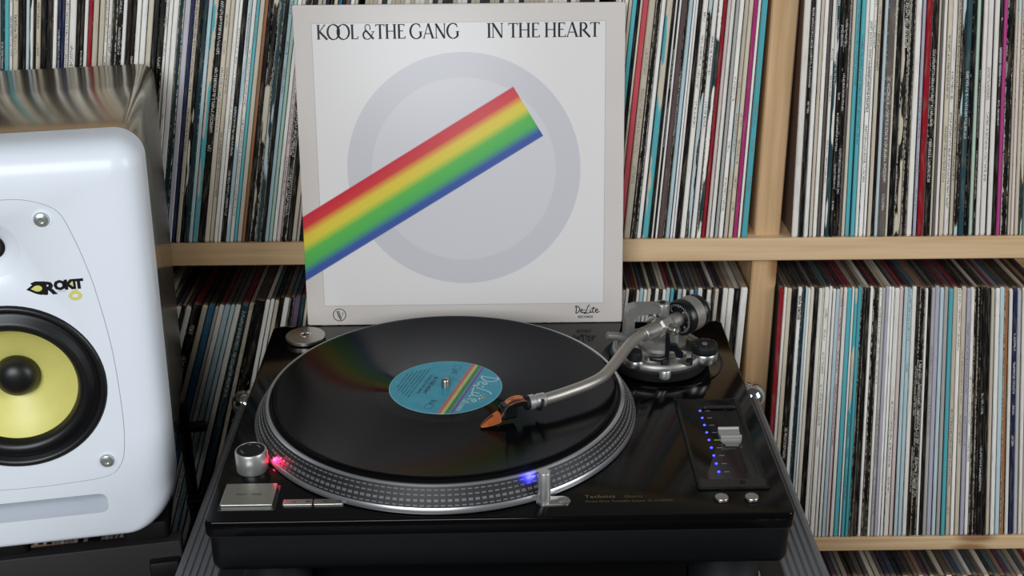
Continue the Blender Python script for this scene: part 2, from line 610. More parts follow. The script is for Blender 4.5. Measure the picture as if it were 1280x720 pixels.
mb = MB()
mb.box(-2600, 2600, -3200, 700, -60, 0)
tag(mb.build('floor', M['floor']), 'brown wooden floor of the room', None, None, 'structure')
mb = MB()
mb.box(-2600, 2600, 640, 700, 0, 2600)
tag(mb.build('wall_back', M['wall']), 'plain wall behind the record shelf', None, None, 'structure')

# ------------------------------------------------------------------ pine record shelf
YS = 235.0                      # front of the shelf (mm)
shelf = empty('record_shelf', (-0.0046 * ZT, YS * 0.001, 0), (0, 0.0046, 0))
tag(shelf, 'pine shelving unit of thick boards packed with vinyl records', 'shelf')
ZB = ZT * 1000 + 0.0046 * 200   # so that heights read as deck-relative at x = 200


def board(z0, z1, x0=-900, x1=1180, dep=345):
    b = MB()
    ls = []
    for ins, y in ((1.2, 0), (0, 1.2), (0, dep)):
        ls.append([(x0 + ins, y, z0 + ins), (x1 - ins, y, z0 + ins), (x1 - ins, y, z1 - ins), (x0 + ins, y, z1 - ins)])
    b.loops(ls)
    b.xform(lambda p: Vector((p.x, p.y, p.z + ZB)))
    return b.build('shelf_board', M['pine_x'], shelf)


def upright(x0, x1, z0, z1, y0=11, dep=345):
    b = MB()
    ls = []
    for ins, y in ((1.5, y0), (0, y0 + 1.5), (0, dep)):
        ls.append([(x0 + ins, y, z0), (x1 - ins, y, z0), (x1 - ins, y, z1), (x0 + ins, y, z1)])
    b.loops(ls)
    b.xform(lambda p: Vector((p.x, p.y, p.z + ZB)))
    return b.build('upright', M['pine_z'], shelf)


LEV = [(-716, -690), (-324, -306), (40.5, 65.5), (385, 412)]
for z0, z1 in LEV:
    board(z0, z1)
for i in range(3):
    for xa in (-900, 269.5, 1154):
        upright(xa, xa + 26.5, LEV[i][1], LEV[i + 1][0])
for xa in (-900, 269.5, 1154):
    upright(xa, xa + 26.5, -ZT * 1000 + 4, -716)
bk = MB()
bk.box(-900, 1180, 345, 350, -690 + ZB, 412 + ZB)
bk.build('back_panel', M['pine_x'], shelf)

# ------------------------------------------------------------------ records
random.seed(11)
PAL = {
    'w': [(238, 233, 224), (232, 226, 218), (240, 237, 231)],
    'c': [(208, 196, 174), (200, 188, 168), (214, 204, 186)],
    'g': [(178, 176, 172), (188, 186, 184)],
    'G': [(84, 78, 74), (96, 88, 84)],
    'k': [(13, 12, 12), (18, 16, 17), (11, 12, 15)],
    'n': [(40, 26, 24), (48, 32, 30)],
    't': [(82, 172, 182), (92, 180, 188)],
    'd': [(28, 56, 62), (36, 66, 72)],
    'b': [(190, 208, 212), (176, 200, 206)],
    'B': [(30, 40, 76), (36, 46, 70)],
    'U': [(56, 118, 150), (50, 108, 142)],
    'r': [(150, 22, 36), (142, 26, 38)],
    'R': [(196, 72, 84), (202, 78, 88)],
    'm': [(176, 58, 128), (170, 48, 110)],
    'p': [(218, 200, 194), (212, 192, 188)],
    'l': [(190, 188, 198), (176, 174, 190)],
    'o': [(150, 100, 66), (162, 112, 76)],
    'v': [(124, 96, 124), (116, 90, 118)],
    'e': [(176, 200, 182), (168, 196, 180)],
    'a': [(92, 74, 74), (86, 66, 68)],
}
WORD = {'w': 'white', 'c': 'cream', 'g': 'light grey', 'G': 'charcoal grey', 'k': 'black', 'n': 'brownish black', 't': 'bright turquoise',
        'd': 'dark teal', 'b': 'pale blue', 'B': 'navy blue', 'U': 'mid blue', 'r': 'dark red', 'R': 'coral red', 'm': 'magenta', 'p': 'pale pink',
        'l': 'lavender', 'o': 'orange brown', 'v': 'mauve', 'e': 'pale green', 'a': 'dull maroon'}
COVERS = [(70, 62, 58), (104, 84, 74), (62, 72, 82), (148, 130, 108), (172, 150, 126), (108, 44, 52), (70, 90, 94), (40, 38, 40), (92, 86, 84),
          (186, 172, 152), (62, 58, 68), (128, 100, 84), (80, 74, 68), (204, 194, 180), (78, 60, 74), (112, 114, 116), (52, 48, 46), (122, 48, 50),
          (58, 52, 46), (88, 78, 66), (150, 138, 122), (46, 44, 48)]


def sleeve_mesh(variant):
    """card sleeve: x -0.5..0.5 (scaled to thickness), y 0 spine .. 313, z 0..315"""
    b = MB()
    H, D = 315.0, 313.0
    belly = (0.50, 0.46, 0.50, 0.44)[variant]
    rows = [(0.0, 0.42, 0.9), (2.2, 0.5, 0.0), (H * 0.5, 0.5, 0.0), (H - 2.2, 0.5, 0.0), (H, 0.40, 1.0 + variant * 0.7)]
    ls = []
    for z, hx, yo in rows:
        hm = belly * hx / 0.5
        ls.append([(-hx * 0.72, yo, z), (hx * 0.72, yo, z), (hx, yo + 1.1, z), (hm, D * 0.5, z), (hx * 0.9, D, z), (-hx * 0.9, D, z), (-hm, D * 0.5, z), (-hx, yo + 1.1, z)])
    b.loops(ls)
    b.v = [(x * 1000.0, y, z) for x, y, z in b.v]
    # material: faces whose centre lies within the first 1.2 mm are spine
    mi = []
    for f in b.f:
        cy = sum(b.v[i][1] for i in f) / len(f)
        mi.append(0 if cy < 2.6 else 1)
    b.mi = mi
    o = b.build('sleeve_master', [M['spine'], M['cover']])
    me = o.data
    bpy.data.objects.remove(o)
    return me


SLV = [sleeve_mesh(i) for i in range(4)]
N_REC = [0]
LETTER = []


def fill(seq, xa, xb, zref, zb, lean, where, group, y0=0.0, gap=0.925, ystep=2.0, letters=None):
    """stand sleeves side by side; seq is a list of (relative width, colour code[flags])"""
    tot = sum(a for a, _ in seq)
    kx = (xb - xa) / tot
    xs = xa
    info = []
    for wd, code in seq:
        xr = xs + wd * kx * 0.5
        xs += wd * kx
        info.append([xr, wd * kx, code])
    codes = [i[2][0] for i in info]
    cnt = {c: codes.count(c) for c in codes}
    recs = []
    for i, (xr, sp, code) in enumerate(info):
        xl, xq = xr - sp / 2, xr + sp / 2
        tl, tr = math.tan(math.radians(lean(xl))), math.tan(math.radians(lean(xq)))
        bl, br = xl - (zref - zb) * tl, xq - (zref - zb) * tr            # slot edges at the board
        wb, wt = br - bl, (br + 315 * tr) - (bl + 315 * tl)
        a = math.atan((tl + tr) / 2)
        xc = (bl + br) / 2
        zbase = zb + zs(xc)
        th = max(1.0, min(wb, wt) * math.cos(a) * gap)
        xc += 0.5 * th * math.sin(abs(a)) * math.tan(a)
        o = bpy.data.objects.new('record_sleeve', SLV[random.randrange(4)])
        COL.objects.link(o)
        o.scale = (th * 0.001, 1, random.uniform(0.992, 1.0))
        o.rotation_euler = (0, a, 0)
        o.location = (xc * 0.001, (YS + y0 + 1.2 + random.random() * ystep) * 0.001, (ZT * 1000 + zbase + 0.5 * th * math.sin(abs(a)) + 0.15) * 0.001)
        c = code[0]
        rgb = random.choice(PAL[c])
        dv = random.uniform(-7, 7)
        rgb = tuple(min(250, max(5, v + (dv if sum(rgb) > 120 else dv * 0.4))) for v in rgb)
        o['spine_colour'] = lin(rgb)[:3]
        dark = sum(rgb) < 300
        o['ink_colour'] = lin((204, 202, 196) if dark else random.choice([(44, 42, 44), (70, 66, 64), (112, 106, 100), (60, 64, 90), (128, 120, 112)]))[:3]
        alt = PAL[random.choice('wkcgtdb')][0] if 'x' in code else tuple(v * 0.86 for v in rgb)
        o['second_colour'] = lin(alt)[:3]
        lettered = 'T' in code or random.random() < 0.30
        plain = 'L' in code
        t0 = random.choice([0.02, 0.05, 0.1, 0.16, 0.2])
        t1 = t0 + random.uniform(0.06, 0.2)
        if 'T' in code:
            t0 = random.choice([0.03, 0.06, 0.12])
            t1 = t0 + random.uniform(0.1, 0.19)
        if plain or not lettered:
            t0, t1 = 1.0, 1.0
        o['print_span'] = (t0, t1, 0.80)
        worn = 'W' in code
        wr = 1.2 if worn else random.uniform(0.0, 0.75 if dark else 0.5)
        o['wear_amounts'] = (wr, 1.0 if 'x' in code else 0.0, random.random())
        o['cover_colour'] = lin(random.choice(COVERS))[:3]
        # label
        adj = []
        adj.append('thick' if sp > 6.3 else 'thin' if sp < 3.6 else '')
        if worn:
            adj.append('chipped')
        elif 'x' in code:
            adj.append('patchy')
        lead = ' '.join(q for q in adj if q)
        sh = lambda j: WORD[codes[j]].split()[-1]
        if cnt[c] == 1:
            nb = ''
        elif i == 0:
            nb = ' beside only a ' + sh(1) + ' one'
        elif i == len(info) - 1:
            nb = ' beside only a ' + sh(i - 1) + ' one'
        else:
            nb = ' between ' + sh(i - 1) + ' and ' + sh(i + 1) + ' ones'
        lab = (lead + ' ' if lead else '') + WORD[c] + ' record spine' + nb + ', ' + where
        tag(o, lab, 'record', group)
        recs.append((o, xc, th, a, zbase))
        N_REC[0] += 1
    return recs


def lerp(pts):
    def f(x):
        if x <= pts[0][0]:
            return pts[0][1]
        for (x0, v0), (x1, v1) in zip(pts, pts[1:]):
            if x <= x1:
                return v0 + (v1 - v0) * (x - x0) / (x1 - x0)
        return pts[-1][1]
    return f


def S(txt):
    """'25w 30kT' -> [(25,'w'), (30,'kT')]"""
    out = []
    for t in txt.split():
        i = 0
        while t[i].isdigit():
            i += 1
        out.append((float(t[:i]), t[i:]))
    return out


UL = S('30w 30k 25c 30wT 26d 35t 25w 40c 26kT 24k 26b 24wx 16kL 34c 40kT 40kT 30w 26BT 24B 30wT 50wT 26kT 26kT 28w 30rL 40cL 40cL 22w 28wT 36kW 34k 30w 30k 30kT 36wT 40w 40c 40k 40kT 22w 28wT 40w 40dW 40l'
       ' 30B 30c 28kx 34d 30bx 40cxW 46k 36cT 34c 28wL 22wT 36kT 30bx 28wT 24t 36c 24o 30k 46kxW 40dxW 26k 30b 26e 30w 30p 46kTW 34k 36c 24g 30kT 24k 34cW 28U 24kT 34G 30w 24c')
UM = S('14k 16c 22w 15c 25wT 20c 30t 16k 14cT 34RL 44cT 32kW 28wL 40cx 14k 12w 10k 14w 28aL 13kW 26b 15w 15w 24k 34wT 26kxW 30wT 30wxW 24rL 22pL 27wL 21gL 30wT 25cx 28cT 26mL 18w 38tx')
UR = S('40w 24kT 28w 20c 24w 20G 20wT 26dx 23kT 26kT 14G 20cL 27t 25t 20w 26wT 17w 24c 14kL 20bL 40GT 13c 29k 40kxW 30kW 34wL 20lT 35rL 34kT 12c 16G 20w 28cT 30wT 22cT 22kxW 35d 25k 22e 10k 26w 34wT 30w 20kT 23mL 40kW 15c 20px 23c 22cxW 32tx 24k 15nL 30wL 12c 26kW 24w 20k 24w')
LL = S('14b 16c 18w 14k 20w 34kT 20c 26U 12g 18wT 20b 16b 20w 26d 16c 36k 16wT 15w 15cT 15k 20w 16kW 20v 16d 12c 16G')
LM = S('12k 14w 12k 10c 12b 12w 14kW 12c 12w 10k 14n 10w 14b 12w 12c 14kT 12w 12k 12w 14b 12t 12k 16b 12w 12k 14b 12U 16w 14k 14wT 12kW 14c 13kT 18w 20wT 20k 24wT')
LR = S('30r 20w 30c 36k 25wL 22dW 14bL 16w 24cL 26k 26wL 12c 30wT 20w 20w 24b 22pT 24wL 30t 14w 22tx 22t 24kW 30kL 20w 34kW 20w 20gT 20l 18w 18w 32wT 26pL 24b 26b 30wL 18kT 36kW 16w 18kL 24gT 30lL 26b 26g 28tL 28cT 26w 30cT 28lT 24w 22kW 24kW 30kT 24kL 24cL 30wL 30bL 26oW 24wL 30BT 26g 26w 24c 30k 26wT 24k')
BR = S('5k 6d 5w 6v 5c 6k 5k 6c 7k 5w 6n 6b 5k 6d 7c 5k 6w 6G 5k 6p 6k 5c 6k 6n 7w 5k 6c 6l 5k 6a 6k 6c 5k 7w 6k 6G 5k 6c 6d 5k 6w 6k')

fUL = lerp([(-480, 9.5), (-330, 10.8), (-190, 10.2), (100, 5.5), (265, 1.0)])
fUR = lerp([(300, -1.3), (420, -4.0), (560, -7.2)])
fLL = lerp([(-345, 19.0), (-270, 17.0), (-195, 10.5), (100, 5.0), (265, 1.8)])
fLR = lerp([(296, -0.3), (345, -1.6), (560, -7.6)])
UP0, LO0, BO0 = 65.5, -306.0, -690.0
fill(UL, -508, -150, 190, UP0, fUL, 'upper shelf behind loudspeaker', 'records on the upper shelf behind the loudspeaker')
fill(UM, 104, 263, 190, UP0, fUL, 'upper shelf by leaning sleeve', 'records on the upper shelf beside the upright')
REC_UR = fill(UR, 303, 572, 190, UP0, fUR, 'upper shelf beyond upright', 'records on the upper shelf beyond the upright')
fill(LL, -345, -193, 3, LO0, fLL, 'lower shelf by loudspeaker', 'records on the lower shelf by the loudspeaker')
fill(LM, 104, 265, 3, LO0, fLL, 'lower shelf behind tonearm', 'records on the lower shelf behind the tonearm')
REC_LR = fill(LR, 298.5, 579, 8, LO0, fLR, 'lower shelf beyond upright', 'records on the lower shelf beyond the upright')
fill(BR, 372, 640, -360, BO0 + 10, lambda x: -1.0, 'bottom shelf', 'records on the bottom shelf', y0=4)


def packed(name, x0, x1, zb, lean, label):
    """the run of sleeves hidden behind the leaning album and deck"""
    b = MB()
    x = x0
    rr = random.Random(3)
    while x < x1:
        t = rr.uniform(3.6, 5.4)
        a = math.radians(lean(x))
        for_ = []
        for z in (0.4, 312):
            xx = x + (z) * math.tan(a)
            for_.append([(xx, YS + 6, zb + zs(x) + z), (xx + t * 0.94, YS + 6, zb + zs(x) + z), (xx + t * 0.94, YS + 318, zb + zs(x) + z), (xx, YS + 318, zb + zs(x) + z)])
        b.loops(for_, mi=rr.randrange(3))
        x += t + 315 * math.tan(math.radians(0.07))
    o = b.build(name, [pmat(name + '_white', (214, 208, 198), 0.6, noise=0.1), pmat(name + '_black', (24, 23, 24), 0.5, noise=0.2), pmat(name + '_cream', (176, 164, 146), 0.6, noise=0.1)], off=(0, 0, -ZT * 1000))
    return tag(o, label, 'records', None, 'stuff')


def fh(x):
    return 9.0 - (x + 140) * 0.018


packed('packed_records', -860, -556, UP0, lambda x: 8.5, 'packed run of record sleeves filling the upper shelf past the loudspeaker')
packed('packed_records', -164, 80, UP0, fh, 'packed run of record sleeves hidden behind the leaning album')
packed('packed_records', -800, -452, LO0, lambda x: 19.0, 'packed run of record sleeves on the lower shelf behind the loudspeaker')
packed('packed_records', -240, 64, LO0, fh, 'packed run of record sleeves hidden behind the turntable')

# a few spines whose lettering can be read
def spine_text(rec, txt, top_mm, col, size=2.6, bold=0.0, spacing=1.0):
    o, xc, th, a, zbase = rec
    h = min(size, th * 0.72)
    t = text_mb(txt, h, bold, spacing)
    # reads downwards: text x -> -z, text y -> +x
    ca, sa = math.cos(a), math.sin(a)
    k = 1.0 / (o.scale.x * 1000)
    t.xform(lambda p: Vector(((p.y - h / 2) * k * 1000.0, -0.25, top_mm - p.x)))
    t.build('spine_lettering', M[col], o)


def pick(recs, code_i):
    return recs[code_i]


spine_text(REC_UR[15], 'JANET JACKSON, WHAT HAVE YOU DONE FOR ME LATELY', 225, 'ink', 2.4)
spine_text(REC_UR[17], 'JANET JACKSON-NASTY', 214, 'ink', 2.4)
spine_text(REC_UR[9], 'SCOTTI BROTHERS RECORDS, INC.', 96, 'pale_print', 2.2)
spine_text(REC_UR[8], 'JAMES BROWN', 222, 'pale_print', 2.2)
spine_text(REC_UR[20], 'COLUMBIA', 48, 'pale_print', 2.6)
spine_text(REC_UR[43], 'EXTENDED VERSION', 200, 'pale_print', 2.2)
spine_text(REC_LR[4], 'NINA SIMONE', 306, 'ink', 3.4, 0.12, 1.1)

# ------------------------------------------------------------------ flight case under the turntable
CX, CY0, CY1, CZ = 271.0, -340.0, 203.0, -95.0
case = empty('flight_case', (0, (CY0 + CY1) * 0.0005, 0))
tag(case, 'tall black flight case with ribbed aluminium edges carrying the turntable', 'flight case')
off = (0, (CY0 + CY1) / 2, -ZT * 1000)
b = MB()
rplate(b, 2 * CX - 8, CY1 - CY0 - 8, 2, -ZT * 1000, CZ, 1, 0, (CY0 + CY1) / 2, 2)
b.build('body', M['case_black'], case, off)


def rail(axis, sgn, a0, a1, z_hi, z_lo):
    """ribbed aluminium angle profile, along y (axis 'y') or x"""
    pr = []
    wdt, nrib = 36.0, 6
    for i in range(nrib):
        u0, u1 = i * wdt / nrib, (i + 1) * wdt / nrib
        pr += [(u0 + 0.2, z_hi + 0.2), (u0 + 1.2, z_hi + 1.6), (u1 - 1.6, z_hi + 1.6), (u1 - 0.4, z_hi + 0.2)]
    pr += [(wdt, z_hi - 2), (-2.0, z_lo), (-2.0, z_hi - 1)]
    pr[-3] = (wdt, z_hi - 1.5)
    pr.insert(-2, (0.6, z_hi - 1.5))
    pr.insert(-2, (0.6, z_lo))
    b = MB()
    if axis == 'y':
        b.loops([[(sgn * (CX - u), t, z) for u, z in pr] for t in (a0, a1)])
    else:
        edge = CY1 if sgn > 0 else CY0
        b.loops([[(t, edge - sgn * u, z) for u, z in pr] for t in (a0, a1)])
    b.build('edge_rail', M['alu'], case, off)


rail('y', 1, CY0 + 2, CY1 - 2, CZ, CZ - 32)
rail('y', -1, CY0 + 2, CY1 - 2, CZ, CZ - 32)
rail('x', 1, -CX + 36, CX - 36, CZ, CZ - 32)
rail('x', -1, -CX + 36, CX - 36, CZ, CZ - 32)
for sx in (-1, 1):
    for cy in (CY0 + 6, CY1 - 4):
        b = MB()
        b.lathe([(0.1, -15), (7, -13.4), (12, -9), (14.8, -3), (15, 0), (14.2, 5), (11, 10), (6, 13.6), (0.1, 15)], 20, (sx * (CX - 3), cy, CZ - 5))
        c_ = b.build('ball_corner', M['chrome'], case, off, 40)
        b = MB()
        for q in range(2):
            b.cyl((sx * (CX - 6 - q * 9), cy - (1 if cy > 0 else -1) * 6, CZ + 7.0 - q * 0.6), (sx * (CX - 6 - q * 9), cy - (1 if cy > 0 else -1) * 6, CZ + 10.0 - q * 2), 2.2, 10)
        b.build('rivet', M['dull_silver'], c_)

# ------------------------------------------------------------------ turntable
TT = empty('turntable', (0, 0, ZT + CZ * 0.001))
tag(TT, 'black direct drive turntable with S shaped silver tonearm on the flight case', 'turntable')
TO = (0, 0, CZ)                 # frame: deck-relative mm
b = MB()
rplate(b, 453, 353, 7, -13, 0, 1.2, n=5, bottom=0.4)
deck = b.build('deck', M['gloss_black'], TT, TO, 50)
b = MB()
rplate(b, 449, 349, 9, -48, -14.2, 0.5, n=6, bottom=7)
b.build('base', M['satin_black'], TT, TO, 50)
b = MB()
rplate(b, 451.6, 351.6, 7, -14.4, -12.8, 0.2, n=5)
b.build('seam_strip', M['rubber'], TT, TO)
for sx in (-1, 1):
    for sy in (-1, 1):
        b = MB()
        c0 = (sx * 182, sy * 136, CZ)
        b.lathe([(20, 0.2), (27, 1.5), (29, 6), (28, 18), (26, 24), (23, 30), (23, 48)], 32, c0)
        f_ = b.build('foot', M['rubber'], TT, TO, 40)
        b = MB()
        b.lathe([(28.2, 8), (30.2, 8.4), (30.2, 11), (28.2, 11.4)], 32, c0, close=True)
        b.build('foot_ring', M['chrome'], f_, TO, 40)

# platter
PX, PY = -46.3, -5.9
b = MB()
prof = [(60, 0.4), (164.6, 0.6), (166, 1.6), (166, 4.4), (165.4, 5.6)]
b.lathe(prof + [(165.2, 5.8), (156.4, 19.4), (155.6, 20.6), (152.2, 20.8), (151.6, 19.6), (60, 19.6)], 160, (PX, PY, 0))
platter = b.build('platter', M['band'], TT, TO, 30)
b = MB()
b.lathe([(163.0, 0.5), (166.3, 1.4), (166.5, 4.4), (165.3, 6.2), (163.0, 5.0)], 160, (PX, PY, 0), close=True)
b.build('platter_foot_rim', M['rim'], platter, TO, 40)
b = MB()
b.lathe([(153.0, 19), (153.4, 20.8), (155.4, 21.0), (156.6, 19.8), (155.0, 18.0)], 160, (PX, PY, 0), close=True)
b.build('platter_top_rim', M['rim'], platter, TO, 40)
b = MB()
rows = [(0.13, 3.9, 1.3), (0.37, 3.9, 2.6), (0.63, 3.8, 1.5), (0.87, 3.8, 1.3)]
NB = 190
for t, sl, sw in rows:
    rr, zz = 165.2 + (156.4 - 165.2) * t, 5.8 + (19.4 - 5.8) * t
    tx = Vector((156.4 - 165.2, 19.4 - 5.8)).normalized()       # along the slope (r, z)
    nx = Vector((tx.y, -tx.x))                                   # outwards
    for i in range(NB):
        an = 2 * PI * i / NB
        e = Vector((math.cos(an), math.sin(an), 0))
        tg = Vector((-math.sin(an), math.cos(an), 0))
        sl3 = e * tx.x + Vector((0, 0, tx.y))
        n3 = e * nx.x + Vector((0, 0, nx.y))
        c0 = Vector((PX, PY, 0)) + e * rr + Vector((0, 0, zz))
        base = [c0 + tg * a * sl / 2 + sl3 * c_ * sw / 2 - n3 * 0.1 for a, c_ in ((-1, -1), (1, -1), (1, 1), (-1, 1))]
        topv = [c0 + tg * a * sl * 0.4 + sl3 * c_ * sw * 0.36 + n3 * 0.4 for a, c_ in ((-1, -1), (1, -1), (1, 1), (-1, 1))]
        b.add(base + topv, [(4, 5, 6, 7), (0, 1, 5, 4), (1, 2, 6, 5), (2, 3, 7, 6), (3, 0, 4, 7)])
tag(b.build('strobe_dots', M['dot'], platter, TO), 'rows of raised metal strobe dots around the rim', None, None, 'stuff')
b = MB()
b.lathe([(3.6, 19), (3.6, 30.0), (3.2, 31.2), (2.0, 32.2), (0.1, 32.6)], 24, (PX, PY, 0))
b.build('spindle', M['silver_disc'], platter, TO, 40)

# start/stop button
b = MB()
rplate(b, 44.5, 35.5, 1.5, 0.02, 0.7, 0.3, -196, -143.5)
ss = b.build('start_stop_surround', M['black_plastic'], TT, TO)
b = MB()
rplate(b, 40.5, 31.0, 1.0, 0.3, 4.2, 0.5, -196.4, -143.5, 3)
ssb = b.build('start_stop_button', M['silver_disc'], ss, TO)
t = text_mb('start · stop', 3.0, 0.05, 1.05, 'CENTER')
place2d(t, (-196.4, -145.0, 4.28), (1, 0, 0), (0, 1, 0))
t.build('button_lettering', M['dark_print'], ss, TO)
for k_, (x0, txt) in enumerate(((-168.5, '33'), (-144.5, '45'))):
    b = MB()
    rplate(b, 23.0, 7.6, 0.8, 0.05, 3.0, 0.5, x0 + 11.5, -153.8, 3)
    sb = b.build('speed_button', M['silver_disc'], TT, TO)
    t = text_mb(txt, 2.2, 0.05, 1.0, 'CENTER')
    place2d(t, (x0 + 9.0, -155.2, 3.06), (1, 0, 0), (0, 1, 0))
    t.build('button_lettering', M['dark_print'], sb, TO)
    b = MB()
    b.box(x0 + 17.5, x0 + 21.5, -154.6, -152.8, 2.9, 3.15)
    b.build('indicator', M['dark_print'], sb, TO)

# strobe / power knob
KX, KY = -201.5, -99.0
b = MB()
b.lathe([(12.4, 0.05), (12.8, 0.8), (12.9, 17.2), (12.4, 18.0), (11.6, 18.2), (11.4, 17.6), (0.1, 17.6)], 48, (KX, KY, 0))
kn = b.build('power_knob', M['silver'], TT, TO, 40)
b = MB()
b.lathe([(11.2, 17.2), (11.2, 18.0), (10.4, 18.3), (0.1, 18.3)], 40, (KX, KY, 0))
b.build('knob_cap', M['rubber'], kn, TO, 40)
b = MB()
for a0, a1 in ((20, 60), (190, 235), (95, 112)):
    pts = [(KX + 7.6 * math.cos(math.radians(a)), KY + 7.6 * math.sin(math.radians(a))) for a in range(a0, a1 + 1, 5)]
    b.strip(pts, 0.9, 18.4)
b.build('knob_print', M['tick'], kn, TO)
b = MB()
ang = math.radians(18)
e, tg = Vector((math.cos(ang), math.sin(ang), 0)), Vector((-math.sin(ang), math.cos(ang), 0))
cc = Vector((KX, KY, 9.5))
b.loops([[cc + e * r_ + tg * s_ * 1.6 + Vector((0, 0, h_ * 5.5)) for s_, h_ in ((-1, -1), (1, -1), (1, 1), (-1, 1))] for r_ in (12.2, 13.2)])
b.build('strobe_window', M['red_led'], kn, TO)


def spot(name, loc, target, power, color, size, parent, blend=0.4):
    l = bpy.data.lights.new(name, 'SPOT')
    l.energy, l.color, l.spot_size, l.spot_blend = power, color, math.radians(size), blend
    l.shadow_soft_size = 0.001
    o = bpy.data.objects.new(name, l)
    COL.objects.link(o)
    o.parent = parent
    a, t_ = Vector(loc), Vector(target)
    o.location = (a - Vector(TO)) * 0.001
    o.rotation_euler = (t_ - a).to_track_quat('-Z', 'Y').to_euler()
    return o


spot('strobe_light', (KX + 14.2 * math.cos(ang), KY + 14.2 * math.sin(ang), 8.5), (-173, -109, 3), 0.10, (1.0, 0.02, 0.10), 70, kn)

# stylus lamp
LX, LY = 34.5, -155.5
b = MB()
pts = []
for i in range(13):
    a = math.radians(90 + 180 * i / 12)
    pts.append((LX + 6.4 * math.cos(a), LY + 6.4 * math.sin(a)))
for i in range(13):
    a = math.radians(-90 + 180 * i / 12)
    pts.append((LX + 14.0 + 6.4 * math.cos(a), LY + 6.4 * math.sin(a)))
b.loops([[(x, y, 0.05) for x, y in pts], [(x, y, 1.4) for x, y in pts], [(LX + 7 + (x - LX - 7) * 0.95, LY + (y - LY) * 0.93, 1.9) for x, y in pts]])
lb = b.build('lamp_base', M['silver_disc'], TT, TO, 40)
b = MB()
b.lathe([(4.6, 1.6), (4.9, 2.2), (4.9, 27.0), (4.5, 27.8), (0.1, 28.0)], 32, (LX, LY, 0))
b.build('lamp_post', M['silver'], lb, TO, 40)
b = MB()
b.lathe([(3.3, 1.8), (3.3, 2.4), (2.6, 2.6), (0.1, 2.2)], 20, (LX + 13.5, LY, 0))
b.build('lamp_button', M['dull_silver'], lb, TO, 40)
b = MB()
b.lathe([(1.5, 0), (1.5, 0.5)], 16, (LX - 3.9, LY + 2.6, 23.0), (-0.8, 0.6, -0.2))
b.build('lamp_lens', M['blue_led'], lb, TO)
spot('stylus_light', (LX - 5.6, LY + 4.2, 22.5), (14, -138, 14), 0.12, (0.05, 0.05, 1.0), 95, lb, 1.0)

# maker's lettering on the deck
t = text_mb('Technics', 4.2, 0.10, 1.12)
place2d(t, (66.5, -150.5, 0.12), (1, 0, 0), (0, 1, 0))
t.build('deck_lettering', M['gold_print'], TT, TO)
t = text_mb('Quartz', 3.2, 0.0, 1.12, 'LEFT', 0.2)
place2d(t, (97, -150.5, 0.12), (1, 0, 0), (0, 1, 0))
t.build('deck_lettering', M['gold_print'], TT, TO)
t = text_mb('Direct Drive Turntable System  SL-1210M5G', 2.6, 0.0, 1.0)
place2d(t, (66.5, -156.6, 0.12), (1, 0, 0), (0, 1, 0))
t.build('deck_lettering', M['gold_print'], TT, TO)

# pitch control
b = MB()
ls = []
for ins, z in ((0, 0.05), (0.3, 1.2), (2.0, 1.6), (3.2, 1.0)):
    ls.append([(x, y, z) for x, y in rrect(57, 150, 2.5, 4, 185, -68, ins)])
b.loops(ls)
pc = b.build('pitch_panel', M['gloss_black'], TT, TO, 40)
b = MB()
rplate(b, 3.0, 112, 1.4, 0.9, 1.25, 0.1, 199, -62)
b.build('pitch_slot', M['rubber'], pc, TO)
b = MB()
rplate(b, 1.2, 112, 0.5, 0.9, 1.5, 0.1, 207, -62)
b.build('pitch_rail', M['satin_black'], pc, TO)
b = MB()
rplate(b, 29, 4.2, 1.8, 1.0, 3.4, 0.7, 194, -11)
b.build('pitch_end_bar', M['black_plastic'], pc, TO)
b = MB()
rplate(b, 52, 12, 1.2, 0.9, 1.7, 0.3, 185, -134)
b.build('pitch_end_plate', M['black_plastic'], pc, TO)
b = MB()
b.lathe([(2.6, 1.5), (2.6, 2.0), (1.8, 2.4), (0.1, 2.2)], 16, (193, -133, 0))
b.build('screw', M['rubber'], pc, TO, 40)
FY = -62.0
b = MB()
prf = [(-8.5, 1.6), (8.5, 1.6), (8.5, 6.4), (7.6, 7.4), (6.4, 7.4), (5.4, 6.0), (2.5, 5.0), (0, 4.8), (-2.5, 5.0), (-5.4, 6.0), (-6.4, 7.4), (-7.6, 7.4), (-8.5, 6.4)]
b.loops([[(x, FY + u, z) for u, z in prf] for x in (185.8, 203.4)])
fc = b.build('fader_cap', M['silver'], pc, TO)
b = MB()
b.box(187, 202.2, FY - 11.5, FY - 7.4, 1.4, 3.2)
b.box(189, 200.2, FY - 15.0, FY - 12.0, 1.3, 2.2)
b.build('fader_skirt', M['dull_silver'], fc, TO)
for i in range(9):
    yy = -15 - i * 12.7
    b = MB()
    b.lathe([(1.1, 1.0), (1.1, 1.5), (0.7, 1.9), (0.1, 2.0)], 12, (176.8, yy, 0))
    b.build('pitch_led', M['blue_led'], pc, TO)
    b = MB()
    b.box(181.2, 185.4 if i != 4 else 186.2, yy - 0.45, yy + 0.45, 1.0, 1.25)
    b.build('pitch_mark', M['green_led'] if i == 4 else M['tick'], pc, TO)
for x0, txt in ((172.8, '±8/±16'), (196.4, 'RESET')):
    b = MB()
    b.lathe([(5.4, 0.05), (5.4, 1.6), (5.0, 2.2), (0.1, 2.4)], 28, (x0, -154.6, 0))
    rb = b.build('round_button', M['silver_disc'], TT, TO, 40)
    t = text_mb(txt, 1.7, 0.0, 1.1, 'CENTER')
    place2d(t, (x0, -164.0, 0.12), (1, 0, 0), (0, 1, 0))
    t.build('button_lettering', M['dark_print'], rb, TO)

